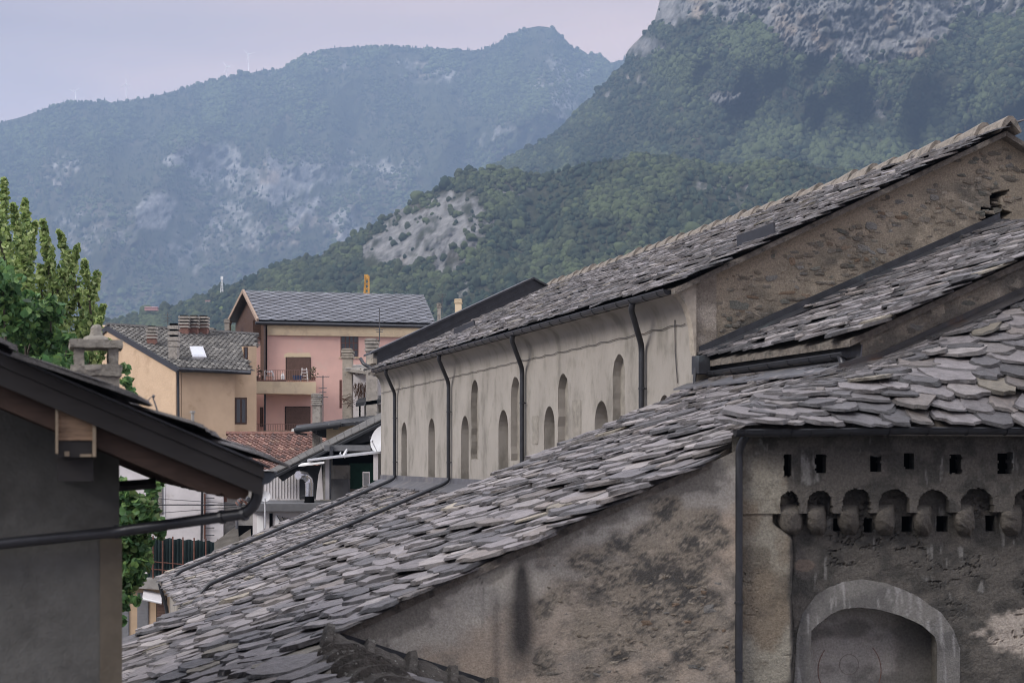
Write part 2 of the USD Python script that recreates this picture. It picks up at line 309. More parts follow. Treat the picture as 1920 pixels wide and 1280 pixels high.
for p, d in backs:
    b = p.bounds; part(nw, 'blind_arch', box((UC + d, b[0] - .1, b[1] - .1), (UC + d + .05, b[2] + .1, b[3] + .1)), 'niche_plaster')
for x0, x1, y0, y1 in ((999.5, 1008.5, 782, 830), (1075, 1089, 753, 834)):       # rough repair patches
    a, b = on_u(x1, y1, UC), on_u(x0, y0, UC); rg = rng_of(int(x0)); P_ = sg.box(a[1], a[2], b[1], b[2])
    part(nw, 'plaster_patch', extr(P_.buffer(.03), (UC - .012, 0, 0), ES, EZ, .02), 'niche_plaster')
# cove under the eave
prof = [(UC, 2.44)] + [(UC - .36 * (1 - math.cos(t)), 2.44 + .5 * math.sin(t)) for t in np.linspace(0, np.pi / 2, 8)] + [(UC - .36, 2.99), (UC + .4, 2.99), (UC + .4, 2.44)]
part(nw, 'cove_cornice', extr(sg.Polygon(prof), (0, SF, 0), (1, 0, 0), (0, 0, 1), SF - SN - .02), 'clerestory_plaster', smooth=30)
# a loose cable along the cove, and the one that hangs down
rg = rng_of(5); cs = np.linspace(SN + .3, SF - .2, 150); ca, cb = on_u(1208, 624, UC), on_u(841, 708, UC); zca = lambda s: ca[2] + (cb[2] - ca[2]) * (s - ca[1]) / (cb[1] - ca[1])
part(nw, 'cable', tube([(UC - .03 - .25 * max(0, zca(s) - 2.44), s, zca(s) - .02 + .025 * abs(math.sin(s * 3.4)) + rg.normal(0, .006)) for s in cs], .008, 5), 'rusty_metal')
a, b = on_u(1268, 600, UC), on_u(1273, 718, UC)
part(nw, 'cable', tube([(UC - .03, a[1], a[2]), (UC - .03, a[1] - .02, (a[2] + b[2]) / 2), (UC - .03, b[1], b[2])], .011, 5), 'rusty_metal')
part(nw, 'base_flashing', extr(sg.Polygon([(UC + .02, aisle(UC) + .28), (UC - .03, aisle(UC) + .28), (UC - .05, aisle(UC) + .13), (UC - .5, aisle(UC - .5) + .13), (UC - .5, aisle(UC - .5) + .09), (UC + .02, aisle(UC) + .09)]), (0, SF, 0), (1, 0, 0), EZ, SF - 23.9), 'grey_metal')
# the nave's end pier and gable of rubble
pier = []
g0 = SN
def relief_rubble(amp, sc, seed):
    def f(p):
        q = p * sc
        return amp * (fbm(q * [1, 1, 1.6], 4, seed) - .5) * 2 + amp * .5 * (np.abs(fbm(q * 3.1, 3, seed + 9) - .5) - .2)
    return f
def rubble_paint(base=(.235, .19, .145), dark=(.085, .08, .075), light=(.33, .27, .2), seed=3, darkness=.0, streak=0.):
    def f(p, d):
        n1, n2, n3 = fbm(p * [.55, .55, .9], 4, seed), fbm(p * 2.4, 4, seed + 1), fbm(p * 6., 3, seed + 2)
        c = lerp(np.broadcast_to(base, p.shape), np.broadcast_to(dark, p.shape), sstep(.47 - darkness, .66 - darkness, n1 * .55 + n2 * .45))
        c = lerp(c, np.broadcast_to(light, p.shape), sstep(.6, .75, n3) * .5)
        return c * (.75 + .5 * n3)[..., None]
    return f
def gable_top(u): return ZE + nave_k * (np.minimum(u, 2 * UR - u) - 10.4) - .06
U0, U1, NA, NZ = UC + .42, 20.5, 260, 150
def gpos(I, J, d):
    u = U0 + I * (U1 - U0); lo = np.minimum(choir(u), choir(2 * UR - u)) - .25; hi = gable_top(u); return np.stack([u, SN + d, lo + (hi - lo) * J], -1)
gI, gJ = np.meshgrid((np.arange(NA) + .5) / NA, (np.arange(NZ) + .5) / NZ, indexing='ij'); gc = gpos(gI, gJ, gI * 0)
h0, h1 = on_s(1838, 408, SN), on_s(1898, 352, SN)
hole = sg.Polygon([on_s(x, y, SN)[[0, 2]] for x, y in ((1836, 412), (1838, 388), (1856, 384), (1858, 362), (1893, 354), (1888, 366), (1876, 370), (1880, 392), (1900, 398), (1860, 425))])
import shapely
kp = ~shapely.contains_xy(hole, gc[..., 0], gc[..., 2])
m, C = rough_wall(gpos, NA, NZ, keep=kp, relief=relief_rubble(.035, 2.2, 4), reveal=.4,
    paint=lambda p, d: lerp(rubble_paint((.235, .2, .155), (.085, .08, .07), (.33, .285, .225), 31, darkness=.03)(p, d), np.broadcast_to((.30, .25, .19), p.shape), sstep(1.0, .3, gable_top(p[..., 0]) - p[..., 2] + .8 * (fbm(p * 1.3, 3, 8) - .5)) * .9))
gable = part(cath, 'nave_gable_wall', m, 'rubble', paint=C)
part(gable, 'hole_back', box((h0[0] - .4, SN + .41, h0[2] - .4), (h1[0] + .4, SN + .5, h1[2] + .4)), 'black_void')
def stone_shape(rg, p, w_, h_, proud):
    n = 9; an = np.linspace(0, 2 * np.pi, n, endpoint=False) + rg.uniform(0, .5); rr = np.clip(1 + rg.normal(0, .16, n), .55, 1.35)
    o = np.stack([np.sign(np.cos(an)) * np.abs(np.cos(an)) ** .7 * w_ * rr, np.sign(np.sin(an)) * np.abs(np.sin(an)) ** .7 * h_ * rr], 1); o[:, 1] += o[:, 0] * rg.normal(0, .12)
    V = np.vstack([np.stack([p[0] + o[:, 0], np.full(n, p[1] + .05), p[2] + o[:, 1]], 1), np.stack([p[0] + o[:, 0] * .88, p[1] - rg.uniform(.2, 1., n) * proud, p[2] + o[:, 1] * .84], 1), [[p[0], p[1] - proud * 1.2, p[2]]]])
    return V, np.array([t for i in range(n) for t in ((i, (i + 1) % n, n + (i + 1) % n), (i, n + (i + 1) % n, n + i), (n + i, n + (i + 1) % n, 2 * n))])
STONE = {'o': (.2, .135, .09), 'l': (.3, .265, .215), 'g': (.12, .13, .118), 'd': (.135, .124, .108), 'b': (.17, .172, .168), 't': (.21, .178, .14)}
def wall_stones(parent, plane, spots, seed):
    """single stones standing a little proud of the wall face; spots: pixel centre and size, colour key"""
    rg = rng_of(seed)
    for (x, y, w, h, k) in spots:
        p = plane(x, y); sc = F / (xy(p[0], p[1])[1]); V, f = stone_shape(rg, p, w / sc / 2, h / sc / 2, .02); c = (np.array(STONE[k]) * .7 + np.array((.2, .17, .135)) * .3) * rg.uniform(.75, 1.15)
        part(parent, 'stone', (V, f), 'rubble', paint=np.repeat(c[None], len(V), 0))
def small_stones(parent, inside, n, seed, plane_s, lo, hi, keys='ddtttblgo', size=(.03, .11)):
    """the small rubble of a wall face, too small to pick apart"""
    rg = rng_of(seed); V, Fc, C, o = [], [], [], 0
    while n > 0:
        u, z = rg.uniform(lo[0], hi[0]), rg.uniform(lo[1], hi[1])
        if not inside(u, z): n -= .05; continue
        n -= 1; w = rg.uniform(*size); v, f = stone_shape(rg, np.array([u, plane_s, z]), w, w * rg.uniform(.3, .6), .012); V.append(v); Fc.append(f + o); o += len(v); C.append(np.repeat(((np.array(STONE[rg.choice(list(keys))]) * .5 + np.array((.2, .17, .135)) * .5) * rg.uniform(.7, 1.15))[None], len(v), 0))
    part(parent, 'small_stones', (np.vstack(V), np.vstack(Fc)), 'rubble', paint=np.vstack(C), kind='stuff')
rg = rng_of(77); spots = [(1383, 573, 46, 20, 'g'), (1410, 557, 30, 7, 'o'), (1474, 549, 44, 7, 'o'), (1485, 490, 18, 18, 'o'), (1520, 478, 22, 8, 't'), (1608, 488, 12, 9, 'o'), (1624, 486, 14, 10, 'o'), (1640, 486, 16, 12, 't'), (1655, 489, 10, 8, 'l'),
    (1633, 424, 26, 16, 'b'), (1667, 425, 14, 12, 't'), (1624, 468, 40, 14, 'b'), (1654, 471, 22, 10, 'b'), (1690, 408, 28, 10, 'o'), (1735, 412, 30, 12, 'd'), (1752, 370, 20, 14, 'b'), (1795, 388, 46, 14, 't'), (1812, 382, 50, 10, 'l'),
    (1864, 288, 34, 12, 'd'), (1795, 300, 16, 9, 'd'), (1890, 335, 40, 12, 'd'), (1905, 318, 24, 10, 'd'), (1770, 363, 14, 10, 'l'), (1724, 395, 18, 10, 'l'), (1590, 442, 14, 8, 'l'), (1446, 522, 26, 12, 'b'), (1560, 470, 18, 8, 'd'), (1655, 400, 24, 8, 'o'), (1540, 530, 30, 8, 'd'),
    (1430, 590, 28, 10, 'd'), (1500, 560, 24, 9, 'd'), (1575, 525, 20, 8, 't'), (1700, 455, 26, 10, 'd'), (1760, 430, 24, 10, 't'), (1815, 340, 30, 10, 't'), (1840, 320, 26, 10, 'd'), (1380, 610, 20, 10, 'd'), (1365, 640, 14, 8, 't')]
for _ in range(110):
    u = rg.uniform(UC + .5, 18.2); lo_, hi_ = choir(u) + .35, gable_top(u) - .15
    if hi_ > lo_: X, Y = xy(u, SN); z = lo_ + (hi_ - lo_) * rg.random() ** 1.3; spots.append((CX + F * X / Y, HZ - F * z / Y, rg.uniform(9, 26), rg.uniform(6, 11), rg.choice(list('ddttbtlgd'))))
small_stones(gable, lambda u, z: choir(u) + .3 < z < gable_top(u) - .15 - .25 * math.sin(u * 3) ** 2, 330, 177, SN + .005, (UC + .5, 1.5), (18.5, 6.2))
wall_stones(gable, lambda x, y: on_s(x, y, SN), spots, 12)
# the pier between side wall and gable, pale patched stone
m, C = rough_wall(lambda I, J, d: np.stack([UC + I * .44, SN - .015 + d, -1.2 + J * (1.2 + gable_top(UC + I * .44))], -1), 24, 150, relief=relief_rubble(.03, 2.5, 14), paint=lambda p, d: lerp(np.broadcast_to((.34, .30, .255), p.shape), np.broadcast_to((.22, .19, .158), p.shape), sstep(.42, .62, fbm(p * 2.2, 4, 6))))
part(gable, 'corner_pier', m, 'rubble', paint=C)
part(gable, 'cove_end', extr(sg.Polygon([(UC + .02, 1.75)] + [(UC - .02 - .42 * (1 - math.cos(t)), 1.95 + 1.0 * math.sin(t)) for t in np.linspace(0, np.pi / 2, 9)] + [(UC - .44, gable_top(UC - .44)), (UC + .02, gable_top(UC + .02))]), (0, SN + .12, 0), (1, 0, 0), EZ, .2), 'pale_stone', smooth=30)
part(gable, 'wall_core', box((UC + .41, SN + .6, -1), (23, SN + .9, 2.9)), 'niche_plaster')

# nave roof
def Pn(a, b): k = math.cos(math.atan(nave_k)); return np.array([10.4 + b * k, SN - .28 + a, ZE + .04 + b * k * nave_k])
Ln = (UR - 10.4) / math.cos(math.atan(nave_k)); LnA = SF - SN + .25
nroof = part(cath, 'nave_roof', cat_([slab([(10.42, SN - .22, ZE), (10.42, SF, ZE), (UR, SF, ZR), (UR, SN - .22, ZR)], (0, 0, 1), .1),
    slab([(2 * UR - 10.42, SN - .22, ZE), (2 * UR - 10.42, SF, ZE), (UR + .01, SF, ZR), (UR + .01, SN - .22, ZR)], (0, 0, 1), .1)]), 'mortar')
lay_slates(nroof, Pn, LnA, Ln, width=.44, expo=.35, thick=.034, seed=11, vary=1.2)
def Pn2(a, b): k = math.cos(math.atan(nave_k)); return np.array([2 * UR - 10.4 - b * k, SN - .28 + a, ZE - .02 + b * k * nave_k])
lay_slates(nroof, Pn2, 2.6, Ln - .75, width=.55, expo=.4, thick=.042, seed=12)
rg = rng_of(9)
for i in range(34):          # ridge caps, each riding over the next
    s = SN - .35 + i * .81; tilt = rg.normal(.034, .008); zc = ZR + .12; L = .9; w = rg.uniform(.235, .265)
    pr = [(-w, -.2), (-w * .55, .0), (-.05, .075), (.05, .075), (w * .55, .0), (w, -.2), (w * .9, -.23), (.0, -.02), (-w * .9, -.23)]
    q = extr(sg.Polygon(pr), (UR, s + L, zc), (1, 0, 0), (0, 0, 1), L); v = q.vertices; v[:, 2] += (s + L - v[:, 1]) * (tilt * 2.8) + rg.normal(0, .006); v[:, 0] += rg.normal(0, .008)
    part(nroof, 'ridge_tile', trimesh.Trimesh(v, q.faces, process=False), 'ridge_concrete')
for (x0, y0, x1, y1) in ((1383, 462, 1452, 438), (852, 628, 890, 613)):     # two metal snow boards
    zz = lambda p: ZE + nave_k * (p - 10.4)
    def hit(x, y):
        lo, hi = 10.5, 17.
        for _ in range(40):
            mid = (lo + hi) / 2; q = on_u(x, y, mid)
            if q[2] > zz(mid) + .12: lo = mid
            else: hi = mid
        return on_u(x, y, lo)
    a, b = hit(x0, y0), hit(x1, y1); part(nroof, 'snow_board', beam(a + [0, 0, .1], b + [0, 0, .1], .04, .2), 'dark_metal')
# gutter and downpipes
def gutter(parent, a, b, r=.085, up=(0, 0, 1), mat='dark_metal', brackets=0, name='gutter'):
    a, b = np.array(a, float), np.array(b, float); d = (b - a) / np.linalg.norm(b - a); x = np.cross(d, up); x /= np.linalg.norm(x); y = np.cross(x, d)
    an = np.linspace(np.pi, 2 * np.pi, 11); pr = [(r * math.cos(t), r * math.sin(t)) for t in an] + [((r - .008) * math.cos(t), (r - .008) * math.sin(t)) for t in an[::-1]]
    n = len(pr); V = np.vstack([[a + x * i + y * j for i, j in pr], [b + x * i + y * j for i, j in pr]])
    f = [t for i in range(n) for t in ((i, (i + 1) % n, n + (i + 1) % n), (i, n + (i + 1) % n, n + i))]
    m = trimesh.Trimesh(V, f, process=False); ms = [m, tube([a + x * r, b + x * r], .012, 6), tube([a - x * r, b - x * r], .012, 6)]
    for e in (a, b):
        half = [e] + [e + x * r * math.cos(t) + y * r * math.sin(t) for t in an]; ms.append(trimesh.Trimesh(half + half, [(0, i, i + 1) for i in range(1, 11)] + [(12, 12 + i + 1, 12 + i) for i in range(1, 11)], process=False))
    g = part(parent, name, cat_(ms), mat)
    for i in range(brackets):
        c = a + (b - a) * (i + .5) / brackets; an2 = np.linspace(np.pi * .95, 2 * np.pi + .1, 9)
        part(g, 'gutter_bracket', tube([c + x * (r + .006) * math.cos(t) + y * (r + .006) * math.sin(t) for t in an2], .007, 5), mat)
    return g
gu, gz = 10.36, 2.99
gutter(nw, (gu, SN - .05, gz), (gu, SF - 1.2, gz + .02), r=.09, brackets=38)
for x in (740, 841, 979, 1203):
    s = on_u(x, 800, UC - .1)[1]; ub = UC - .1
    zb = aisle(UC - .2) + .2
    pts = [(gu, s - .55, gz - .08), (gu, s - .5, gz - .2), (ub, s, 2.18), (ub, s, zb + .1)]
    if x < 900:          # these run on down over the aisle roof
        pts += [(ub - .15, s - .02, zb), (3.75 if x < 800 else 4.05, s + (.1 if x < 800 else .6), aisle(3.75 if x < 800 else 4.05) + .22)]
        e = pts[-1]; pts += [(e[0] - .2, e[1], e[2] - .25)]
    dp = part(nw, 'downpipe', tube(bend(pts, .14), .058, 10), 'dark_metal', smooth=50)
    for zc in (1.35, -.1):
        part(dp, 'pipe_clamp', cat_([tube([(ub, s, zc - .02), (ub, s, zc + .02)], .067, 10), beam((ub, s, zc), (UC + .02, s, zc), .02, .02), beam((ub, s, zc), (ub, s - .16, zc), .015, .015)]), 'dark_metal')

# far front of the nave: parapet with dark metal capping
pk = .475; UP = 16.45; ptop = lambda u: 3.8 + pk * (u - 10.7); SP = SF + .05
part(cath, 'front_parapet', extr(sg.Polygon([(10.75, 2.9), (UP, 2.9 + pk * 5), (UP + 2, 2.9 + pk * 4), (UP + 2, ptop(UP - 2) - .06), (UP, ptop(UP) - .06), (10.75, ptop(10.75) - .06)]), (0, SP + .7, 0), (1, 0, 0), EZ, .7), 'dark_metal')
pp = part(cath, 'front_pediment', extr(sg.Polygon([(11.4, -9.9), (2 * UR - 11.4, -9.9), (2 * UR - 11.4, 2.9), (2 * UR - 10.8, 3.6), (UP + 2, ptop(UP - 2) - .2), (UP, ptop(UP) - .2), (10.8, 3.6), (10.9, 3.2), (11.4, 2.95)]), (0, SP + 1.5, 0), (1, 0, 0), EZ, .75), 'pale_stone')
for sg_ in (1, -1):
    e = lambda u, dz, s: (u if sg_ > 0 else 2 * UP - u, s, ptop(u) + dz)
    part(pp, 'parapet_capping', slab([e(10.5, 0, SP - .12), e(UP, 0, SP - .12), e(UP, 0, SP + 1.2), e(10.5, 0, SP + 1.2)], (0, 0, 1), .07), 'dark_metal')
for dz in (.34, .62): part(pp, 'standing_seam', beam((10.8, SP - .01, ptop(10.8) - dz), (UP - .3, SP - .01, ptop(UP - .3) - dz), .03, .035), 'dark_metal')
for i, (w, z0, z1) in enumerate(((.25, 2.9, 3.1), (.42, 3.1, 3.22), (.6, 3.22, 3.4))):
    part(pp, 'cornice_moulding', box((UC - w * .7 + .15, SP + .05, z0 + .12), (UC + .4, SP + 1.1, z1 + .12)), 'pale_stone')
part(pp, 'corner_pipe', tube(bend([(10.2, SP + .2, 3.5), (10.25, SP - .05, 3.3), (10.5, SP - .2, 3.15), (10.6, SP - .4, 3.1)], .12), .06, 8), 'dark_metal', smooth=50)

# aisle roof (far) and chapel roof (near, a little higher)
ak = math.cos(math.atan(.421))
aroof = part(cath, 'aisle_roof', slab([(3.3, 23.5, aisle(3.3) - .02), (3.3, SF, aisle(3.3) - .02), (UC + .3, SF, aisle(UC + .3) - .02), (UC + .3, 23.5, aisle(UC + .3) - .02)], (0, 0, 1), .12), 'mortar')
lay_slates(aroof, lambda a, b: np.array([3.3 + b * ak, 23.6 + a, aisle(3.3 + b * ak)]), SF - 23.6, (UC - .35 - 3.3) / ak, width=.44, expo=.35, thick=.034, seed=21, vary=1.1)
part(cath, 'aisle_wall', box((3.65, 24., -9.9), (4.0, SF - .15, aisle(3.65) - .1)), 'clerestory_plaster')
part(cath, 'aisle_front', extr(sg.Polygon([(3.66, -9.9), (UC, -9.9), (UC, aisle(UC) - .15), (3.66, aisle(3.66) - .15)]), (0, SF - .1, 0), (1, 0, 0), EZ, .3), 'clerestory_plaster')
part(cath, 'aisle_downpipe', tube(bend([(3.3, SF - .4, aisle(3.3) - .1), (3.4, SF - .4, aisle(3.3) - .5), (3.55, SF - .4, -5.), (3.55, SF - .4, -9.8)], .2), .06, 8), 'dark_metal', smooth=50)
SA, SB, UV, UL = 17.12, 24.0, 2.93, -1.6         # near and far verge, the low ridge's line, lower end
_cp = trimesh.creation.extrude_polygon(sg.Polygon([(UL, SA + .05), (7.85, SA + .05), (10.6, 19.3), (UC, 19.45), (UC, SB - .02), (UL, SB - .02)]), .1, engine='earcut'); _cv = _cp.vertices.copy(); _cv[:, 2] += chap(_cv[:, 0]) - .1
croof = part(cath, 'chapel_roof', cat_([trimesh.Trimesh(_cv, _cp.faces, process=False),
    slab([(UL, 9., chap(UL)), (UL, SA + .05, chap(UL)), (UV, SA + .05, chap(UV)), (UV, 9., chap(UV))], (0, 0, 1), .1)]), 'mortar')
hipline = lambda s: 8.15 + (s - 17.2) * (10.95 - 8.15) / (19.35 - 17.2)        # where the ambulatory roof takes over
lay_slates(croof, lambda a, b: np.array([UL + b * ak, SA - .12 + a, chap(UL + b * ak)]), SB - SA + .2, (UC + .1 - UL) / ak, width=.46, expo=.35, thick=.036, seed=31,
    keep=lambda a, b: UL + b * ak < hipline(SA - .12 + a) - .22 or SA + a > 19.5, vary=1.1)
lay_slates(croof, lambda a, b: np.array([UL + b * ak, 9. + a, chap(UL + b * ak)]), SA - 9., (UV - .4 - UL) / ak, width=.52, expo=.38, thick=.045, seed=32, vary=1.3, dark=.25)
# lower roof face to the right of the low ridge, with its lichened ridge stones and flashing
lr = lambda u: chap(UV) - .35 * (u - UV) - .1
lroof = part(cath, 'lean_to_roof', slab([(UV, 9., lr(UV)), (7.5, 9., lr(7.5)), (7.5, 17.15, lr(7.5)), (UV, 17.15, lr(UV))], (0, 0, 1), .1), 'mortar')
lay_slates(lroof, lambda a, b: np.array([7.4 - b * .94, 9. + a, lr(7.4 - b * .94)]), 7.2, (7.4 - UV) / .94 - .3, width=.44, expo=.36, thick=.034, seed=33, dark=.25, vary=.9, yaw0=.2, lap=.02)
rg = rng_of(41)
def barrel_run(q0, q1, count, step, r_lo, r_hi, lift):
    """broad barrel tiles bedded in mortar, each overlapping the next"""
    q0, q1 = np.array(q0, float), np.array(q1, float); dq = (q1 - q0) / np.linalg.norm(q1 - q0); sq = np.cross(dq, [0, 0, 1]); sq /= np.linalg.norm(sq); uq = np.cross(sq, dq)
    for i in range(count):
        L = step * 1.22; n = 11; rad = rg.uniform(r_lo, r_hi); o = q0 + dq * i * step + sq * rg.normal(0, .02) + [0, 0, lift]; an = np.linspace(-.35, np.pi + .35, n); V = []
        prof_ = ((0, .84, -.02), (.02, 1.1, .03), (.10, 1.14, .04), (.115, .96, .0), (L * .6, .92, -.01), (L, .86, -.04))
        for ss, rs, up_ in prof_:
            jit = 1 + rg.normal(0, .03, n); V += [o + dq * ss + sq * math.cos(t) * rad * rs * 1.12 * j + uq * (math.sin(t) * rad * rs * .6 * j + up_ + .01) for t, j in zip(an, jit)]
        K = len(prof_); f = [t for k in range(K - 1) for j in range(n - 1) for t in ((k * n + j, k * n + j + 1, k * n + n + j + 1), (k * n + j, k * n + n + j + 1, k * n + n + j))] + [(0, j + 1, j) for j in range(1, n - 1)] + [((K - 1) * n, (K - 1) * n + j, (K - 1) * n + j + 1) for j in range(1, n - 1)]
        mm = trimesh.Trimesh(V, f, process=False).subdivide().subdivide(); v = mm.vertices.copy(); v += ((fbm(v * 4., 3, i)[:, None] - .5) * .06 + (fbm(v * 12., 4, i + 50)[:, None] - .5) * .06) * uq; part(lroof, 'ridge_stone', trimesh.Trimesh(v, mm.faces, process=False), 'ridge_lichen', smooth=40)
barrel_run((2.86, 16.92, chap(2.86) - .02), (7.0, 16.35, lr(7.0) + .05), 9, .5, .3, .36, .0)
barrel_run((3.0, 16.2, chap(2.95) - .1), (2.98, 9.5, chap(2.95) - .1), 13, .52, .2, .25, .0)
part(lroof, 'wall_flashing', cat_([slab([(UV + .1, 17.17, lr(UV + .1) + .02), (7., 17.17, lr(7.) + .02), (7., 17.17, lr(7.) + .26), (UV + .1, 17.17, lr(UV + .1) + .26)], (0, -1, 0), .02),
    slab([(UV + .1, 16.9, lr(UV + .1) + .1), (7., 16.9, lr(7.) + .1), (7., 17.18, lr(7.) + .12), (UV + .1, 17.18, lr(UV + .1) + .12)], (0, 0, 1), .02)]), 'dark_metal_worn')

# the chapel's end wall: stained plaster, worn through to dark rubble at the lower right
SW = 17.2; WU0, WU1 = 2.6, 8.3
ctop = lambda u: chap(u) - .03
def wpos(I, J, d): u = WU0 + I * (WU1 - WU0); lo = -4.9; hi = ctop(u); return np.stack([u, SW + d, lo + (hi - lo) * J], -1)
q = lambda x, y: on_s(x, y, SW)
def worn(p):
    px, py = wall_pix(p); n = fbm(p * [.9, 1, 1.1], 5, 51); n2 = fbm(p * [3., 3, 3.4], 5, 52)
    a = np.clip(1 - np.maximum(np.abs(px - 1220) / 330, np.abs(py - 1130) / 190), -1, 1) * .5
    b = np.clip(1 - np.hypot((px - 1290) / 150, (py - 1000) / 130), -1, 1) * .6
    return sstep(.44, .58, np.maximum(a * 1.25, b) * .62 + .6 * n + .42 * (n2 - .5) + .06 * sstep(1040, 1150, py) * sstep(1000, 1015, px) - .14 * sstep(1010, 985, px))
def wall_pix(p):
    X = CT * p[..., 0] - ST * p[..., 1]; Y = ST * p[..., 0] + CT * p[..., 1]; return CX + F * X / Y, HZ - F * p[..., 2] / Y
def wrelief(p):
    w = worn(p); return .006 * (fbm(p * 3, 4, 2) - .5) + w * (.008 + .016 * (fbm(p * [6., 6, 11.], 4, 55) - .5))
def wpaint(p, d):
    px, py = wall_pix(p); n1, n2, n3 = fbm(p * .7, 5, 61), fbm(p * 2.6, 5, 62), fbm(p * 9., 4, 63)
    c = lerp(np.broadcast_to((.32, .275, .228), p.shape), np.broadcast_to((.40, .325, .255), p.shape), sstep(.4, .62, n1))
    c = lerp(c, np.broadcast_to((.21, .19, .165), p.shape), sstep(.48, .7, n2) * .7)
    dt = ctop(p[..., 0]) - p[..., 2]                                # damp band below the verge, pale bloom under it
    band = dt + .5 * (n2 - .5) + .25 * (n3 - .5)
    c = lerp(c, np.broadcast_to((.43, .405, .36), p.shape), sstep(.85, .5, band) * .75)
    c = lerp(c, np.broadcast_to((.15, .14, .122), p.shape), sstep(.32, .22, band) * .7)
    w = worn(p); sp = sstep(.4, .58, .5 * fbm(p * [3.4, 3.4, 5.], 4, 66) + .5 * fbm(p * [21., 21, 30.], 4, 64))
    rub = lerp(np.broadcast_to((.055, .053, .051), p.shape), np.broadcast_to((.25, .215, .172), p.shape), sp)
    rub = lerp(rub, np.broadcast_to((.36, .31, .25), p.shape), sstep(.66, .76, fbm(p * [9., 9, 16.], 4, 65)) * .8)
    c = lerp(c, rub, w * .92)
    k = np.exp(-((px - 980 + (n2 - .5) * 14) / (9 + 15 * sstep(1045, 1130, py))) ** 2) * sstep(1038, 1075, py) * sstep(1290, 1190, py)      # the long damp streak
    c = lerp(c, np.broadcast_to((.035, .033, .034), p.shape), np.clip(k * 1.05, 0, .92))
    k2 = np.exp(-((px - 930) / 9) ** 2) * sstep(1080, 1140, py) * .45 + sstep(.55, .7, fbm(p * 1.5, 4, 67)) * sstep(1130, 1180, py) * sstep(1010, 980, px) * .5
    c = lerp(c, np.broadcast_to((.07, .064, .062), p.shape), k2)
    crack = np.exp(-((px - 905 - 10 * np.sin(py / 17.) * sstep(1120, 1060, py) + 20 * sstep(1110, 1060, py)) / 1.3) ** 2) * sstep(1045, 1060, py) * sstep(1200, 1170, py)
    return lerp(c, np.broadcast_to((.03, .028, .026), p.shape), crack * .8)
m, C = rough_wall(wpos, 260, 210, relief=wrelief, paint=wpaint)
cw = part(cath, 'chapel_wall', m, 'rough_plaster', paint=C)
part(cw, 'wall_core', extr(sg.Polygon([(WU0, -9.9), (8.28, -9.9), (8.28, ctop(8.28) - .05), (WU0, ctop(WU0) - .05)]), (0, SW + .4, 0), (1, 0, 0), EZ, .3), 'niche_plaster')
rg = rng_of(78)
wspots = [(1214, 1167, 26, 14, 'o'), (1300, 1190, 38, 16, 'l'), (1268, 1132, 22, 8, 'o'), (1297, 1131, 16, 7, 'l'), (1330, 1142, 30, 20, 'b'), (1290, 1165, 18, 7, 'o'), (1358, 1182, 18, 8, 'o'), (1362, 1212, 10, 8, 'o'), (1349, 1094, 26, 12, 'b'), (1235, 1132, 12, 8, 'b'),
    (1150, 1242, 22, 9, 'l'), (1190, 1220, 46, 6, 'l'), (1100, 1250, 20, 8, 't'), (1120, 1265, 24, 10, 'b'), (1300, 1250, 30, 10, 'b'), (1330, 1262, 20, 8, 't'), (1200, 1262, 18, 8, 'd'), (1040, 1262, 60, 12, 'd'), (1010, 1245, 40, 10, 'd'), (1184, 1202, 14, 6, 't'), (1225, 1192, 20, 9, 'd'), (1320, 1110, 16, 8, 'o'), (1040, 1060, 8, 5, 'o')]
wspots += [(rg.uniform(1005, 1365), rg.uniform(1070, 1275), rg.uniform(7, 18), rg.uniform(4, 9), rg.choice(list('ddttblt'))) for _ in range(70)]
small_stones(cw, lambda u, z: worn(np.array([[u, SW, z]]))[0] > .5, 420, 178, SW + .03, (5.2, -3.2), (8.2, -.3), size=(.02, .08))
wall_stones(cw, lambda x, y: q(x, y) + np.array([0, .02, 0]), wspots, 13)

# choir: side wall, gutter, roof, near gable
SC = 19.4; UH = 11.15
chroof = part(cath, 'choir_roof', cat_([slab([(UH - .12, SC - .1, choir(UH - .12) - .04), (UH - .12, SN - .02, choir(UH - .12) - .04), (UR, SN - .02, choir(UR) - .04), (UR, SC - .1, choir(UR) - .04)], (0, 0, 1), .1),
    slab([(2 * UR - UH, SC - .1, choir(UH) - .04), (2 * UR - UH, SN - .02, choir(UH) - .04), (UR + .01, SN - .02, choir(UR) - .04), (UR + .01, SC - .1, choir(UR) - .04)], (0, 0, 1), .1)]), 'mortar')
kk = math.cos(math.atan(.43))
lay_slates(chroof, lambda a, b: np.array([UH - .12 + b * kk, SC - .22 + a, choir(UH - .12 + b * kk)]), SN - SC + .1, (UR - UH) / kk, width=.44, expo=.38, thick=.036, seed=51, vary=1.1)
part(cath, 'choir_wall', box((UH + .12, SC, -.5), (UH + .5, SN + .01, choir(UH) - .06)), 'clerestory_plaster')
g = gutter(cath, (UH - .1, SC + .05, 1.55), (UH - .1, SN - .25, 1.53), r=.07, brackets=7, mat='dark_metal')
for i in range(6):
    s = SC + .5 + i * .85; part(g, 'gutter_strap', beam((UH - .05, s, 1.66), (UH + .1, s, 1.78), .02, .012), 'dark_metal')
part(cath, 'choir_downpipe', tube(bend([(UH - .1, SC + .2, 1.55), (UH - .08, SC + .15, 1.36), (UH - .24, SC - .12, 1.24), (UH - .5, SC - .45, 1.2)], .12), .062, 10), 'dark_metal', smooth=50)
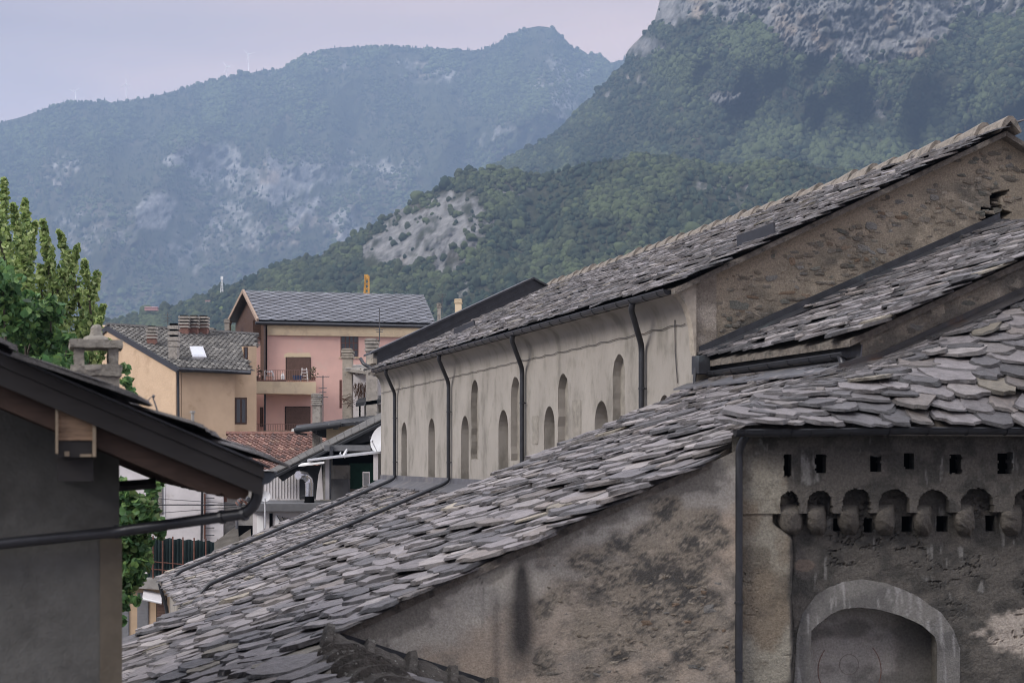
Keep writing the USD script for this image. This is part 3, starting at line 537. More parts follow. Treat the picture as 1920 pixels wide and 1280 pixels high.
part(cath, 'choir_apron', cat_([slab([(UH + .1, SC - .05, chap(UC) + .42), (UH + .1, SN - .02, chap(UC) + .42), (UH + .08, SN - .02, chap(UC) + .2), (UH + .08, SC - .05, chap(UC) + .2)], (-1, 0, 0), .02),
    slab([(UH + .1, SC - .05, chap(UC) + .24), (UH + .1, SN + .4, chap(UC) + .24), (UC - .3, SN + .2, chap(UC - .3) + .13), (UC - .3, SC - .05, chap(UC - .3) + .13)], (0, 0, 1), .03)]), 'grey_metal')
fl = lambda u: choir(u) + .06
part(cath, 'choir_flashing', cat_([slab([(UC + .1, SN - .03, fl(UC + .1) - .1), (UR, SN - .03, fl(UR) - .1), (UR, SN - .03, fl(UR) + .2), (UC + .1, SN - .03, fl(UC + .1) + .2)], (0, -1, 0), .03),
    slab([(UC + .1, SN - .34, fl(UC + .1) + .04), (UR, SN - .34, fl(UR) + .04), (UR, SN - .02, fl(UR) + .08), (UC + .1, SN - .02, fl(UC + .1) + .08)], (0, 0, 1), .02)]), 'dark_metal_worn')
part(cath, 'flashing_corner', cat_([box((UC - .06, SN - .36, 1.5), (UC + .16, SN - .06, 1.82)), tube(bend([(UC - .05, SN - .2, 1.6), (UC - .1, SN - .25, 1.3), (UC + .05, SN - .3, 1.15)], .1), .03, 6)]), 'dark_metal_worn')
def cpos(I, J, d):
    u = UH + .1 + I * (UR + 2 - UH); lo = choir(u) - 1.35; hi = np.minimum(choir(u), choir(2 * UR - u)) - .06; return np.stack([u, SC + d, lo + (hi - lo) * J], -1)
m, C = rough_wall(cpos, 200, 44, relief=relief_rubble(.04, 2.6, 24), paint=rubble_paint((.31, .265, .21), (.15, .135, .115), (.4, .35, .28), 35))
cg = part(cath, 'choir_gable_wall', m, 'rubble', paint=C)
gs = [(1672, 596, 26, 16, 'd'), (1705, 620, 30, 12, 'd'), (1760, 580, 34, 26, 'l'), (1812, 569, 46, 14, 'g'), (1868, 525, 44, 26, 'd'), (1715, 612, 40, 16, 'b'), (1690, 632, 44, 8, 'd'), (1895, 540, 30, 10, 'd'), (1840, 545, 30, 10, 't'), (1650, 640, 20, 10, 't'), (1905, 510, 24, 14, 'd'), (1790, 555, 24, 10, 't'), (1660, 618, 20, 8, 'd'), (1735, 600, 20, 10, 't'), (1775, 605, 20, 8, 't'), (1840, 580, 20, 8, 'd')]
small_stones(cg, lambda u, z: choir(u) - 1.0 < z < choir(u) - .2, 160, 179, SC + .005, (UH + .3, .8), (17., 5.))
wall_stones(cg, lambda x, y: on_s(x, y, SC) + np.array([0, .01, 0]), gs, 14)

# ambulatory: polygonal wall and roof
GUT = [at(1378, 803, 18.55), at(1480, 803, 18.65), at(1700, 799, 19.0), at(1920, 800, 19.35), at(2200, 803, 19.6)]
GUT = np.array([[*us(p[0], p[1]), p[2]] for p in GUT])
UPP = np.array([[10.85, 19.3, 1.16], [11.6, 19.36, 1.36], [13.0, 19.36, 1.96], [14.2, 19.36, 2.46], [16.2, 19.36, 3.34]])
def along(poly, t):
    x = np.clip(t, 0, 1) * (len(poly) - 1); i = min(int(x), len(poly) - 2); return poly[i] + (poly[i + 1] - poly[i]) * (x - i)
GA = 5.9
def Pam(a, b):
    t = a / GA; g, h = along(GUT, t), along(UPP, t); k = b / 3.0; p = g + (h - g) * k; return p + np.array([0, 0, .02 + .06 * math.sin(np.pi * min(max(k, 0), 1))])
amroof = part(cath, 'ambulatory_roof', (np.array([Pam(a, b) - [0, 0, .06] for a in np.linspace(0, GA, 21) for b in np.linspace(0, 3, 9)]), np.array([t for i in range(20) for j in range(8) for t in ((i * 9 + j, i * 9 + 9 + j, i * 9 + 10 + j), (i * 9 + j, i * 9 + 10 + j, i * 9 + j + 1))])), 'mortar')
def am_col(rg, dark): 
    c = slate_colour(rg, dark); return c * .72
lay_slates(amroof, Pam, GA, 2.96, width=.45, expo=.31, thick=.034, seed=61, vary=1., over=.1, colour=am_col, yaw0=-.55)
part(amroof, 'wall_flashing', cat_([slab([p + [0, -.02, -.02], q_ + [0, -.02, -.02], q_ + [0, -.02, .14], p + [0, -.02, .14]], (0, -1, 0), .03) for p, q_ in zip(UPP[:-1] + [0, 0, .08], UPP[1:] + [0, 0, .08])] +
    [slab([p + [0, -.26, .0], q_ + [0, -.26, .0], q_ + [0, 0, .05], p + [0, 0, .05]], (0, 0, 1), .02) for p, q_ in zip(UPP[:-1] + [0, 0, .1], UPP[1:] + [0, 0, .1])]), 'rusty_metal')
rg = rng_of(8); hp = [GUT[0] + (UPP[0] - GUT[0]) * t + [-.05, .05, .0] for t in np.linspace(0, .98, 12)]
hipm = tube([p + rg.normal(0, .012, 3) for p in hp], .08, 8); hipm = None
for a, b in zip(GUT[:-1], GUT[1:]): gutter(amroof, a + [0, 0, -.02], b + [0, 0, -.02], r=.085, brackets=3)
part(amroof, 'eave_board', cat_([slab([a + [.05, .1, -.02], b + [.05, .1, -.02], b + [.3, .75, .0], a + [.3, .75, .0]], (0, 0, 1), .04) for a, b in zip(GUT[:-1], GUT[1:])]), 'rusty_metal')

# apse wall
OFF = .42
WALL = np.array([at(x, 803, Y + OFF)[:2] for x, Y in ((1372, 18.5), (1480, 18.6), (1700, 18.95), (1925, 19.3), (2200, 19.55))])
def wplan(t):
    x = np.clip(t, 0, 1) * 4; i = np.clip(x.astype(int), 0, 3); f = (x - i)[..., None]; return WALL[i] * (1 - f) + WALL[i + 1] * f
def apos(z0, z1, off):
    def f(I, J, d):
        P = wplan(I); n = np.array([.06, 1.0]); P = P + n * (d + off)[..., None]
        W_ = us(P[..., 0], P[..., 1]); return np.stack([W_[0], W_[1], z0 + (z1 - z0) * J], -1)
    return f
def pix_of(p): return wall_pix(p)
arches = [(1463, 1499, 921), (1514, 1561, 919), (1579, 1633, 915), (1648, 1706, 916), (1721, 1780, 917), (1801, 1863, 915), (1900, 1957, 915), (1988, 2045, 915)]
ups = [(1469, 1484, 852, 893), (1529, 1549, 852, 887), (1632, 1652, 854, 884), (1696, 1714, 850, 879), (1781, 1803, 852, 888), (1871, 1898, 848, 888)]
lows = [(1562, 1577, 970, 996), (1621, 1637, 970, 998), (1691, 1711, 968, 997), (1757, 1777, 966, 997), (1847, 1865, 966, 997), (1930, 1948, 966, 997)]
zt, zs = .30, on_s(1500, 962, SW)[2]
NAu, NZu = 330, 62
f_up = apos(zs, zt, 0.)
cI, cJ = np.meshgrid((np.arange(NAu) + .5) / NAu, (np.arange(NZu) + .5) / NZu, indexing='ij'); px, py = pix_of(f_up(cI, cJ, cI * 0))
jn = 2.6 * (meshkit.noise(np.stack([px / 5, py / 5, px * 0], -1), 4) - .5)
px, py = px + jn, py + jn[::-1]
kp = np.ones_like(px, bool)
for x0, x1, yt in arches:
    r = (x1 - x0) / 2; xc = (x0 + x1) / 2; kp &= ~((np.abs(px - xc) < r) & ((py > yt + r) | (np.hypot(px - xc, py - yt - r) < r)))
for x0, x1, y0, y1 in ups: kp &= ~((px > x0) & (px < x1) & (py > y0) & (py < y1))
apse_rel = relief_rubble(.022, 3.0, 44)
def apse_paint(p, d):
    n1, n2, n3 = fbm(p * .9, 4, 71), fbm(p * 3.2, 5, 72), fbm(p * 9, 4, 73); px, py = pix_of(p)
    c = lerp(np.broadcast_to((.112, .102, .09), p.shape), np.broadcast_to((.066, .062, .056), p.shape), sstep(.42, .6, n2))
    c = lerp(c, np.broadcast_to((.12, .11, .096), p.shape), sstep(.58, .75, n3) * .6)
    k = sstep(.6, .68, fbm(p * [14., 14, 1.6], 4, 74)) * sstep(.5, .62, n2) ; c = lerp(c, np.broadcast_to((.34, .33, .31), p.shape), k * .5)     # lime runs
    lf = sstep(1482, 1468, px + 16 * (n2 - .5))                                                               # paler plaster return next to the downpipe
    ret = lerp(np.broadcast_to((.2, .165, .125), p.shape), np.broadcast_to((.27, .25, .205), p.shape), sstep(.45, .62, fbm(p * [1.8, 1.8, 1.2], 5, 75)))
    ret = lerp(ret, np.broadcast_to((.12, .1, .078), p.shape), sstep(.5, .68, n2) * .7)
    return lerp(c, ret, lf * sstep(820, 900, py))
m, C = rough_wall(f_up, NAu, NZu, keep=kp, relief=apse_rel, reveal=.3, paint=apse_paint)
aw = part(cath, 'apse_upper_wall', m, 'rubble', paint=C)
zb = -3.2; NAl, NZl = 330, 150
f_lo = apos(zb, on_s(1500, 905, SW)[2], .24)
cI, cJ = np.meshgrid((np.arange(NAl) + .5) / NAl, (np.arange(NZl) + .5) / NZl, indexing='ij'); px, py = pix_of(f_lo(cI, cJ, cI * 0))
win = sg.Polygon([(1521, 1400), (1521, 1182), (1532, 1172), (1560, 1150), (1580, 1141), (1612, 1138), (1650, 1142), (1690, 1154), (1730, 1172), (1752, 1192), (1757, 1206), (1757, 1400)])
kl = ~shapely.contains_xy(win, px, py)
for x0, x1, y0, y1 in lows: kl &= ~((px > x0) & (px < x1) & (py > y0) & (py < y1))
def lower_relief(p):
    px, py = pix_of(p); n = relief_rubble(.03, 3.4, 45)(p); q_ = p * [4.2, 4.2, 7.5]
    cr = np.abs(fbm(q_, 4, 47) - .5); n = n + .05 * sstep(.025, .0, cr) * sstep(.45, .6, fbm(p * 1.3, 3, 48))
    pier = sstep(4, -4, px - (1482 - 34 * sstep(1012, 975, py)) + 8 * (fbm(p * 5, 3, 3) - .5)); return n * (1 - .6 * pier) - .22 * pier
def lower_paint(p, d):
    c = apse_paint(p, d); px, py = pix_of(p); n2 = fbm(p * 4., 4, 81)
    pale = sstep(1.3, .75, np.hypot((px - 1900) / 48, (py - 1185) / 42) + 1.3 * (n2 - .5) + .8 * (fbm(p * 11., 4, 82) - .5)); c = lerp(c, np.broadcast_to((.40, .35, .30), p.shape), pale)
    tan = sstep(1.1, .8, np.hypot((px - 1508) / 20, (py - 1060) / 12) + .5 * (n2 - .5)); c = lerp(c, np.broadcast_to((.2, .155, .125), p.shape), tan * .8)
    crk = np.exp(-((px - 1486 - 3 * np.sin(py / 23.)) / 2.0) ** 2) * sstep(985, 1000, py); return lerp(c, np.broadcast_to((.012, .012, .012), p.shape), crk * .9)
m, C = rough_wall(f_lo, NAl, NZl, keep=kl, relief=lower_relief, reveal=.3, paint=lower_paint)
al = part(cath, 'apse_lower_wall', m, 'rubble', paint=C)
def wpt(x, y, off):            # point on the apse wall under a pixel
    Y = 18.5
    for _ in range(12):
        X = (x - CX) / F * Y; t = np.interp(X, WALL[:, 0], WALL[:, 1]); Y = t + off
    return np.array([*us((x - CX) / F * Y, Y), (HZ - y) / F * Y])
bk = [wpt(1380, 840, .48), wpt(2190, 840, .48), wpt(2190, 1010, .48), wpt(1380, 1010, .48)]
part(aw, 'hole_back', cat_([slab([wpt(a, 835, .45), wpt(b, 835, .45), wpt(b, 895, .45), wpt(a, 895, .45)], (0, 1, 0), -.02) for a, b in ((1400, 1690), (1690, 1925), (1925, 2150))] +
    [slab([wpt(a, 962, .53), wpt(b, 962, .53), wpt(b, 1002, .53), wpt(a, 1002, .53)], (0, 1, 0), -.02) for a, b in ((1500, 1690), (1690, 1925), (1925, 2150))]), 'black_void')
rg = rng_of(15)
for i, (x0, x1) in enumerate(((1453, 1504), (1507, 1548), (1566, 1609), (1634, 1677), (1708, 1745), (1784, 1826), (1869, 1915), (1958, 2005))):
    # a rounded console: broad at the top, curling back to the wall at its foot
    n, k = 9, 9; V = []
    for j in range(k):
        t = j / (k - 1); y = 946 + t * 57; pr = .25 * min(1., .3 + t * 3.0) * math.sqrt(max(0., 1 - max(0, (t - .35) / .65) ** 2)) + .01; wd = (x1 - x0) / 2 * (1 - .12 * t - .33 * max(0, t - .72) / .28)
        for i_ in range(n):
            a = np.pi * i_ / (n - 1); x = (x0 + x1) / 2 - math.cos(a) * wd + 5 * t; V.append(wpt(x, y, .27 - (pr + .03) * math.sin(a) ** .55 - .01) + rg.normal(0, .006, 3))
    f = [t for j in range(k - 1) for i_ in range(n - 1) for t in ((j * n + i_, j * n + n + i_, j * n + n + i_ + 1), (j * n + i_, j * n + n + i_ + 1, j * n + i_ + 1))] + [(0, i_, i_ + 1) for i_ in range(1, n - 1)]
    mm = trimesh.Trimesh(V, f, process=False).subdivide(); v = mm.vertices + (fbm(mm.vertices * 9, 3, i)[:, None] - .5) * .03
    part(aw, 'corbel', trimesh.Trimesh(v, mm.faces, process=False), 'rubble', smooth=True, paint=np.repeat(np.array([[.105, .094, .081]]) * rg.uniform(.85, 1.15), len(v), 0))
# plaster surround of the arched recess, its back wall and soffit
inn = [(1521, 1330), (1521, 1182), (1532, 1171), (1560, 1150), (1580, 1141), (1612, 1138), (1650, 1142), (1690, 1154), (1730, 1172), (1752, 1192), (1757, 1206), (1757, 1330)]
out = [(1486, 1330), (1494, 1190), (1504, 1150), (1530, 1115), (1568, 1092), (1615, 1085), (1660, 1092), (1712, 1112), (1765, 1148), (1788, 1180), (1800, 1215), (1800, 1330)]
n = len(inn); V = np.array([wpt(x, y, .175) for x, y in inn] + [wpt(x, y, .228) for x, y in out] + [wpt(x, y, .8) for x, y in inn] + [wpt(x, y, .3) for x, y in out])
f = [t for i in range(n - 1) for t in ((i, i + 1, n + i + 1), (i, n + i + 1, n + i), (i, 2 * n + i + 1, i + 1), (i, 2 * n + i, 2 * n + i + 1), (n + i, n + i + 1, 3 * n + i + 1), (n + i, 3 * n + i + 1, 3 * n + i))]
mm = trimesh.Trimesh(V, f, process=False).subdivide().subdivide().subdivide().subdivide(); v = mm.vertices; v = v + (fbm(v * 5, 3, 5)[:, None] - .5) * .012
pn1, pn2 = fbm(v * 2.2, 4, 91), fbm(v * [16, 16, 1.5], 4, 92)
Cs = lerp(np.broadcast_to((.17, .162, .15), v.shape), np.broadcast_to((.115, .11, .104), v.shape), sstep(.4, .62, pn1)); Cs = lerp(Cs, np.broadcast_to((.34, .33, .32), v.shape), sstep(.58, .68, pn2) * .55)
sr = part(al, 'arch_surround', trimesh.Trimesh(v, mm.faces, process=False), 'rough_plaster', paint=Cs)
def backw(x0, x1, off0, off1, paint_, name):
    g = np.array([[wpt(x0 + (x1 - x0) * i / 60, 1130 + 210 * j / 50, off0 + (off1 - off0) * i / 60) for j in range(51)] for i in range(61)])
    Cb = paint_(g).reshape(-1, 3); id_ = np.arange(61 * 51).reshape(61, 51); a, b, c, e = id_[:-1, :-1].ravel(), id_[1:, :-1].ravel(), id_[1:, 1:].ravel(), id_[:-1, 1:].ravel()
    part(al, name, (g.reshape(-1, 3), np.vstack([np.stack([a, b, c], 1), np.stack([a, c, e], 1)])), 'rough_plaster', paint=Cb)
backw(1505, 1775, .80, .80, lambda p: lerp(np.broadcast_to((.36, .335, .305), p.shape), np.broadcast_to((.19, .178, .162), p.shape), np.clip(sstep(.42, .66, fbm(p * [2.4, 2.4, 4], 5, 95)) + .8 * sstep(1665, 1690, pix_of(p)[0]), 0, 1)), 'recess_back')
def ring(xc, yc, rx, ry, a0, a1, w, name, mat):
    pts = [wpt(xc + rx * math.cos(t), yc + ry * math.sin(t), .795) for t in np.linspace(a0, a1, 40)]; part(al, name, tube(pts, w, 4), mat)
look('sinopia', (.2, .1, .075), rough=.9, var=.5, scale=30)
look('faint_line', (.2, .17, .15), rough=.9, var=.5, scale=30)
ring(1593, 1256, 59, 62, 2.5, 3.8, .005, 'painted_circle', 'sinopia'); ring(1593, 1256, 59, 62, -.75, .6, .005, 'painted_circle', 'sinopia'); ring(1592, 1245, 18, 19, 0, 2 * np.pi, .004, 'painted_circle', 'faint_line')
# apse corner downpipe
cp = wpt(1385, 900, -.06)
dp = part(cath, 'corner_downpipe', tube(bend([cp * [1, 1, 0] + [.05, -.12, .3], cp * [1, 1, 0] + [0, 0, .12], cp * [1, 1, 0] + [0, 0, -3.4]], .1), .052, 12), 'dark_metal', smooth=50)
for y in (1128, 1255): part(dp, 'pipe_clamp', tube([cp * [1, 1, 0] + [0, 0, wpt(1385, y, 0)[2] - .015], cp * [1, 1, 0] + [0, 0, wpt(1385, y, 0)[2] + .015]], .066, 12), 'dark_metal')
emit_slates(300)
# ------------------------------------------------------------------ ground, mountains, woods, air
look('street_asphalt', (.09, .088, .085), rough=.9, var=.3, scale=.6, bump=.2)
R_G = 7600.
gm = trimesh.creation.annulus(r_min=.01, r_max=R_G, height=.01, sections=64) if False else None
an = np.linspace(0, 2 * np.pi, 65)[:-1]; gv = [[0, 0, -H0]]
for r in (60., 250., 1200., R_G): gv += [[r * math.cos(t), r * math.sin(t), -H0] for t in an]
gf = [(0, 1 + i, 1 + (i + 1) % 64) for i in range(64)] + [t for k in range(3) for i in range(64) for a in [1 + k * 64 + i] for b in [1 + k * 64 + (i + 1) % 64] for t in ((a, a + 64, b + 64), (a, b + 64, b))]
single('ground', (np.array(gv), np.array(gf)), 'street_asphalt', 'grey street level between the old buildings', 'ground', kind='structure')

def curve(pts):
    p = np.array(pts, float); return lambda x: np.interp(x, p[:, 0], p[:, 1])
def mountain(name, label, sil, x0, x1, nx, ny, r0, r1, foot, relief, rock, seed, cliff=None, rough=1.0, meadow=None, jag=2.0, ex=1.15):
    xs = np.linspace(x0, x1, nx); ts = np.linspace(0, 1, ny)
    PX, T = np.meshgrid(xs, ts, indexing='ij'); S = curve(sil)(xs)
    S = S + jag * (fbm(np.stack([xs / 26., xs * 0, xs * 0], 1), 4, seed) - .5) * 2
    PY = foot + (S[:, None] - foot) * T
    base = r0(PX) + (r1(PX) - r0(PX)) * T ** ex
    if cliff is not None: base = base + cliff(PX, PY)
    q = np.stack([PX / 210., PY / 330. + PX / 700., np.full_like(PX, seed)], -1)
    rid = 1 - np.abs(fbm(q, 4, seed) - .5) * 4; big = fbm(q * .7, 3, seed + 5) - .5; fine = fbm(q * 5., 5, seed + 7) - .5
    rk = rock(PX, PY)
    strat = .55 * fbm(np.stack([PX / 42. + PY / 60., PY / 19. - PX / 90., PX * 0], -1), 6, seed + 8) + .45 * (1 - np.abs(fbm(np.stack([PX / 16. + PY / 60., PY / 22., PX * 0], -1), 5, seed + 18) - .5) * 4)
    d = relief * (-.5 * rid + 1.2 * big + .22 * fine + rk * (.24 * (strat - .5) * rough - .06))
    d = d * np.minimum(1., (1 - T) * 5 + .15) * np.minimum(1., T * 6)
    r = base + d
    P = np.stack([(PX - CX) / F * r, r, (HZ - PY) / F * r], -1)
    back = P[:, -1].copy(); back = np.stack([back * [1.03, 1.03, 1] - [0, 0, relief * .3], back * [1.12, 1.12, 1] - [0, 0, relief * 1.6], back * [1.3, 1.3, 0] - [0, 0, 60.]], 1)
    front = P[:, :1] * [.97, .97, 1]; front[..., 2] = -H0 - 30.
    A = np.concatenate([front, P, back], 1); n1, n2 = A.shape[:2]; id_ = np.arange(n1 * n2).reshape(n1, n2)
    a, b, c, e = id_[:-1, :-1].ravel(), id_[1:, :-1].ravel(), id_[1:, 1:].ravel(), id_[:-1, 1:].ravel()
    n3, n4 = fbm(np.stack([PX / 60., PY / 45., PX * 0], -1), 5, seed + 3), fbm(np.stack([PX / 9., PY / 8., PX * 0], -1), 4, seed + 4)
    col = lerp(np.broadcast_to((.050, .054, .034), P.shape), np.broadcast_to((.085, .074, .056), P.shape), sstep(.42, .62, n3 * .6 + n4 * .4))
    rc = lerp(np.broadcast_to((.11, .112, .112), P.shape), np.broadcast_to((.25, .243, .235), P.shape), sstep(.34, .7, strat * .5 + .5 * fbm(np.stack([PX / 7. + PY / 20., PY / 5., PX * 0], -1), 4, seed + 21)))
    tan = sstep(.58, .68, fbm(np.stack([PX / 40., PY / 50., PX * 0], -1), 3, seed + 6)); rc = lerp(rc, rc * np.array([1.12, .98, .84]), tan)
    col = lerp(col, rc, sstep(.3, .66, rk * .68 + (n4 - .5) * .7 + (strat - .5) * .8))
    if meadow is not None: col = lerp(col, np.broadcast_to((.13, .17, .06), P.shape), meadow(PX, PY))
    colA = np.concatenate([col[:, :1], col, np.repeat(col[:, -1:], 3, 1)], 1)
    single(name, (A.reshape(-1, 3), np.vstack([np.stack([a, b, c], 1), np.stack([a, c, e], 1)])), 'mountain_ground', label, 'mountain', paint=colA.reshape(-1, 3), smooth=True, kind='structure')
    return dict(P=P, PX=PX, PY=PY, rk=rk, n3=n3, n4=n4)
def blobs(lst):
    def f(px, py):
        o = np.zeros_like(px); n = fbm(np.stack([px / 30., py / 24., px * 0], -1), 4, 19) - .5
        for cx, cy, rx, ry, a in lst: o = np.maximum(o, a * sstep(1.25, .55, np.hypot((px - cx) / rx, (py - cy) / ry) + 1.3 * n))
        return o
    return f
far = mountain('far_mountain', 'hazy blue wooded mountain with long ridge behind the town on the left', [(-700, 330), (-300, 290), (0, 230), (60, 213), (105, 197), (150, 191), (190, 191), (215, 197), (240, 191), (300, 178), (360, 164), (420, 148), (490, 133), (530, 131), (560, 109), (600, 95), (640, 89), (740, 88), (830, 92), (895, 97), (930, 82), (960, 66), (985, 54), (1010, 50), (1040, 53), (1052, 68), (1075, 90), (1100, 103), (1120, 102), (1145, 118), (1170, 112), (1300, 130), (1700, 180), (2300, 260)],
    -700, 2300, 760, 200, lambda x: 3600 + 0 * x, lambda x: 5600 + .35 * (x - 600), 900., 700., blobs([(380, 300, 70, 50, .75), (540, 345, 70, 55, .9), (450, 335, 70, 40, .6), (290, 395, 45, 40, .8), (570, 395, 45, 45, .8), (645, 430, 40, 40, .6), (740, 320, 60, 40, .5), (810, 140, 60, 22, .55), (755, 128, 40, 18, .5), (1060, 160, 70, 60, .6), (1040, 215, 30, 14, .7), (620, 120, 60, 22, .5), (500, 160, 80, 25, .4), (240, 445, 25, 25, .6), (110, 310, 50, 26, .5), (420, 420, 60, 60, .5), (150, 430, 60, 50, .4), (350, 470, 60, 50, .35), (930, 260, 60, 40, .4), (660, 330, 60, 60, .4), (500, 440, 80, 50, .4)]), 3, jag=2.5)
def rcl(px, py): return -190. * sstep(190, 20, py - .22 * (px - 1240)) * sstep(1100, 1260, px)
right = mountain('right_mountain', 'steep dark green mountain with grey rock cliff rising above the church roof', [(300, 700), (600, 560), (760, 440), (880, 335), (950, 300), (1040, 250), (1060, 235), (1120, 170), (1172, 117), (1176, 96), (1195, 76), (1225, 47), (1234, 14), (1240, -12), (1300, -120), (1500, -260), (1920, -330), (2400, -300), (2800, -250)],
    560, 2400, 820, 400, lambda x: 1500 + .1 * (x - 900), lambda x: 2950 - .2 * (x - 1200), 900., 330., lambda px, py: np.maximum(blobs([(1380, 185, 75, 17, .85), (1650, 185, 22, 55, .5), (1210, 90, 45, 30, .8), (1190, 150, 30, 12, .5), (1700, 90, 90, 40, .5), (1130, 180, 40, 12, .4), (1500, 170, 80, 18, .3)])(px, py),
        sstep(26, -26, py - np.interp(px, [1150, 1235, 1260, 1330, 1420, 1480, 1600, 1720, 1800, 2000, 2300], [40, 55, 58, 20, 50, 90, 125, 110, 50, 10, -20]) + 60 * (fbm(np.stack([px / 60, py / 40, px * 0], -1), 4, 5) - .5)) * np.interp(px, [1600, 1900], [1., .75])), 7, cliff=rcl, rough=1.5, jag=3., ex=1.5)
hill = mountain('front_hill', 'low wooded hill with pale rock face between the town and the mountains', [(-700, 640), (0, 640), (200, 605), (300, 585), (340, 572), (400, 549), (440, 530), (520, 500), (600, 480), (660, 447), (720, 411), (800, 366), (850, 336), (872, 323), (920, 318), (960, 322), (1010, 334), (1050, 322), (1080, 310), (1200, 292), (1270, 298), (1330, 312), (1400, 312), (1460, 302), (1560, 318), (1700, 345), (1920, 338), (2500, 360)],
    -700, 2500, 820, 220, lambda x: 800 + 0 * x, lambda x: 1650 - .12 * (x - 800), 880., 170., blobs([(800, 440, 120, 70, .85), (720, 465, 60, 40, .7), (850, 390, 75, 42, .7), (640, 480, 40, 22, .4), (880, 440, 40, 45, .7), (960, 360, 50, 22, .5), (1390, 345, 70, 22, .55), (1360, 370, 40, 30, .5), (860, 540, 26, 22, .5), (830, 500, 30, 26, .8), (690, 430, 30, 18, .4), (1520, 292, 50, 14, .3)]), 13, rough=1.3, jag=4.,
    meadow=blobs([(395, 573, 34, 8, 1.), (360, 590, 40, 6, .9), (425, 560, 14, 10, .6)]))

def tree_proto(path, kind, color, seed):
    rg = rng_of(seed)
    if kind == 'crown':
        m = trimesh.creation.icosphere(subdivisions=2, radius=.5); v = m.vertices.copy(); n = fbm(v * 3.4, 3, seed) - .5; v = v * (1 + .9 * n)[:, None]; v[:, 2] = v[:, 2] * 1.05 + .42; f = m.faces
    else:
        V, Fc = [], []
        for k, (z0, z1, r) in enumerate(((.08, .55, .3), (.35, .8, .23), (.62, 1.12, .15))):
            o = len(V); n = 7; V += [[r * rg.uniform(.75, 1.2) * math.cos(t), r * rg.uniform(.75, 1.2) * math.sin(t), z0] for t in np.arange(n) * 2 * np.pi / n] + [[0, 0, z1]]; Fc += [(o + i, o + (i + 1) % n, o + n) for i in range(n)]
        v, f = np.array(V), np.array(Fc)
    nm = 'wood_' + path.split('/')[-1]; look(nm, color, rough=1., var=.35, scale=2., bump=0, spec=0)
    usdkit.mesh(stage, path, (v, f), LOOK[nm], smooth=(kind == 'crown'))
def wood(name, label, M, count, size, kinds, dens, seed):
    """a far-off wood: thousands of small trees standing on a mountain's surface"""
    rg = rng_of(seed); P = M['P']; n1, n2 = P.shape[:2]
    A = np.linalg.norm(np.cross(P[1:, :-1] - P[:-1, :-1], P[:-1, 1:] - P[:-1, :-1]), axis=-1)
    px, py = M['PX'][:-1, :-1], M['PY'][:-1, :-1]
    W_ = np.where((px > -120) & (px < 2050) & (py > -60), 1., 0.) * dens(px, py, M['rk'][:-1, :-1], M['n3'][:-1, :-1], M['n4'][:-1, :-1]) * A
    k = rg.choice(A.size, size=count, p=(W_ / W_.sum()).ravel()); i, j = np.unravel_index(k, A.shape); a, b = rg.random(count)[:, None], rg.random(count)[:, None]
    Q = (P[i, j] * (1 - a) + P[i + 1, j] * a) * (1 - b) + (P[i, j + 1] * (1 - a) + P[i + 1, j + 1] * a) * b + [0, 0, H0 - .6]
    path = '/World/' + name; pi = UsdGeom.PointInstancer.Define(stage, path); tag(pi.GetPrim(), label, 'wood', None, 'stuff')
    for t, (kd, c) in enumerate(kinds): tree_proto('%s/tree_kind_%03d' % (path, t), kd, c, seed * 10 + t)
    pi.CreatePrototypesRel().SetTargets([Sdf.Path('%s/tree_kind_%03d' % (path, t)) for t in range(len(kinds))])
    n = M['n3'][i, j]; idx = np.clip(((n - .3) / .4 + rg.normal(0, .22, count)) * len(kinds), 0, len(kinds) - 1).astype(np.int32)
    s = size * np.exp(rg.normal(-.08, .34, count)); sc = np.stack([s * rg.uniform(.85, 1.2, count), s * rg.uniform(.85, 1.2, count), s * rg.uniform(.8, 1.15, count)], 1)
    ang = rg.uniform(0, 2 * np.pi, count); qn = np.zeros((count, 4)); qn[:, 0] = np.cos(ang / 2); qn[:, 3] = np.sin(ang / 2)
    pi.CreateProtoIndicesAttr(Vt.IntArray.FromNumpy(idx)); pi.CreatePositionsAttr(Vt.Vec3fArray.FromNumpy(Q.astype(np.float32))); pi.CreateScalesAttr(Vt.Vec3fArray.FromNumpy(sc.astype(np.float32)))
    pi.CreateOrientationsAttr(Vt.QuathArray([Gf.Quath(float(x[0]), 0., 0., float(x[3])) for x in qn]))
G0, G1, G2, G3 = (.066, .086, .044), (.105, .14, .06), (.155, .2, .08), (.07, .072, .05)
wood('hill_wood', 'fresh green woodland covering the low hill around its rock face', hill, 52000, 4.6, [('crown', G0), ('crown', G1), ('crown', G2), ('crown', (.125, .16, .068))], lambda px, py, rk, n3, n4: np.clip(1.1 - 1.5 * rk, .03, 1) * (.12 + sstep(.36, .56, n3) ** 1.5), 2)
wood('mountain_wood', 'dark dense woodland on the steep mountain below the cliff', right, 95000, 5.6, [('crown', G3), ('crown', G0), ('crown', G1), ('crown', (.085, .105, .055))], lambda px, py, rk, n3, n4: np.clip(1.05 - 1.6 * rk, .01, 1) * (.15 + sstep(.38, .58, n3) ** 1.5), 3)
wood('ridge_wood', 'dark conifer and scrub woodland on the hazy far mountain', far, 70000, 9., [('conifer', (.03, .042, .03)), ('conifer', (.038, .048, .032)), ('crown', (.05, .058, .036)), ('crown', (.07, .085, .045))], lambda px, py, rk, n3, n4: np.clip(1. - 1.2 * rk, .03, 1) * (.15 + sstep(.38, .58, n3)) * (.4 + sstep(420, 150, py)), 4)
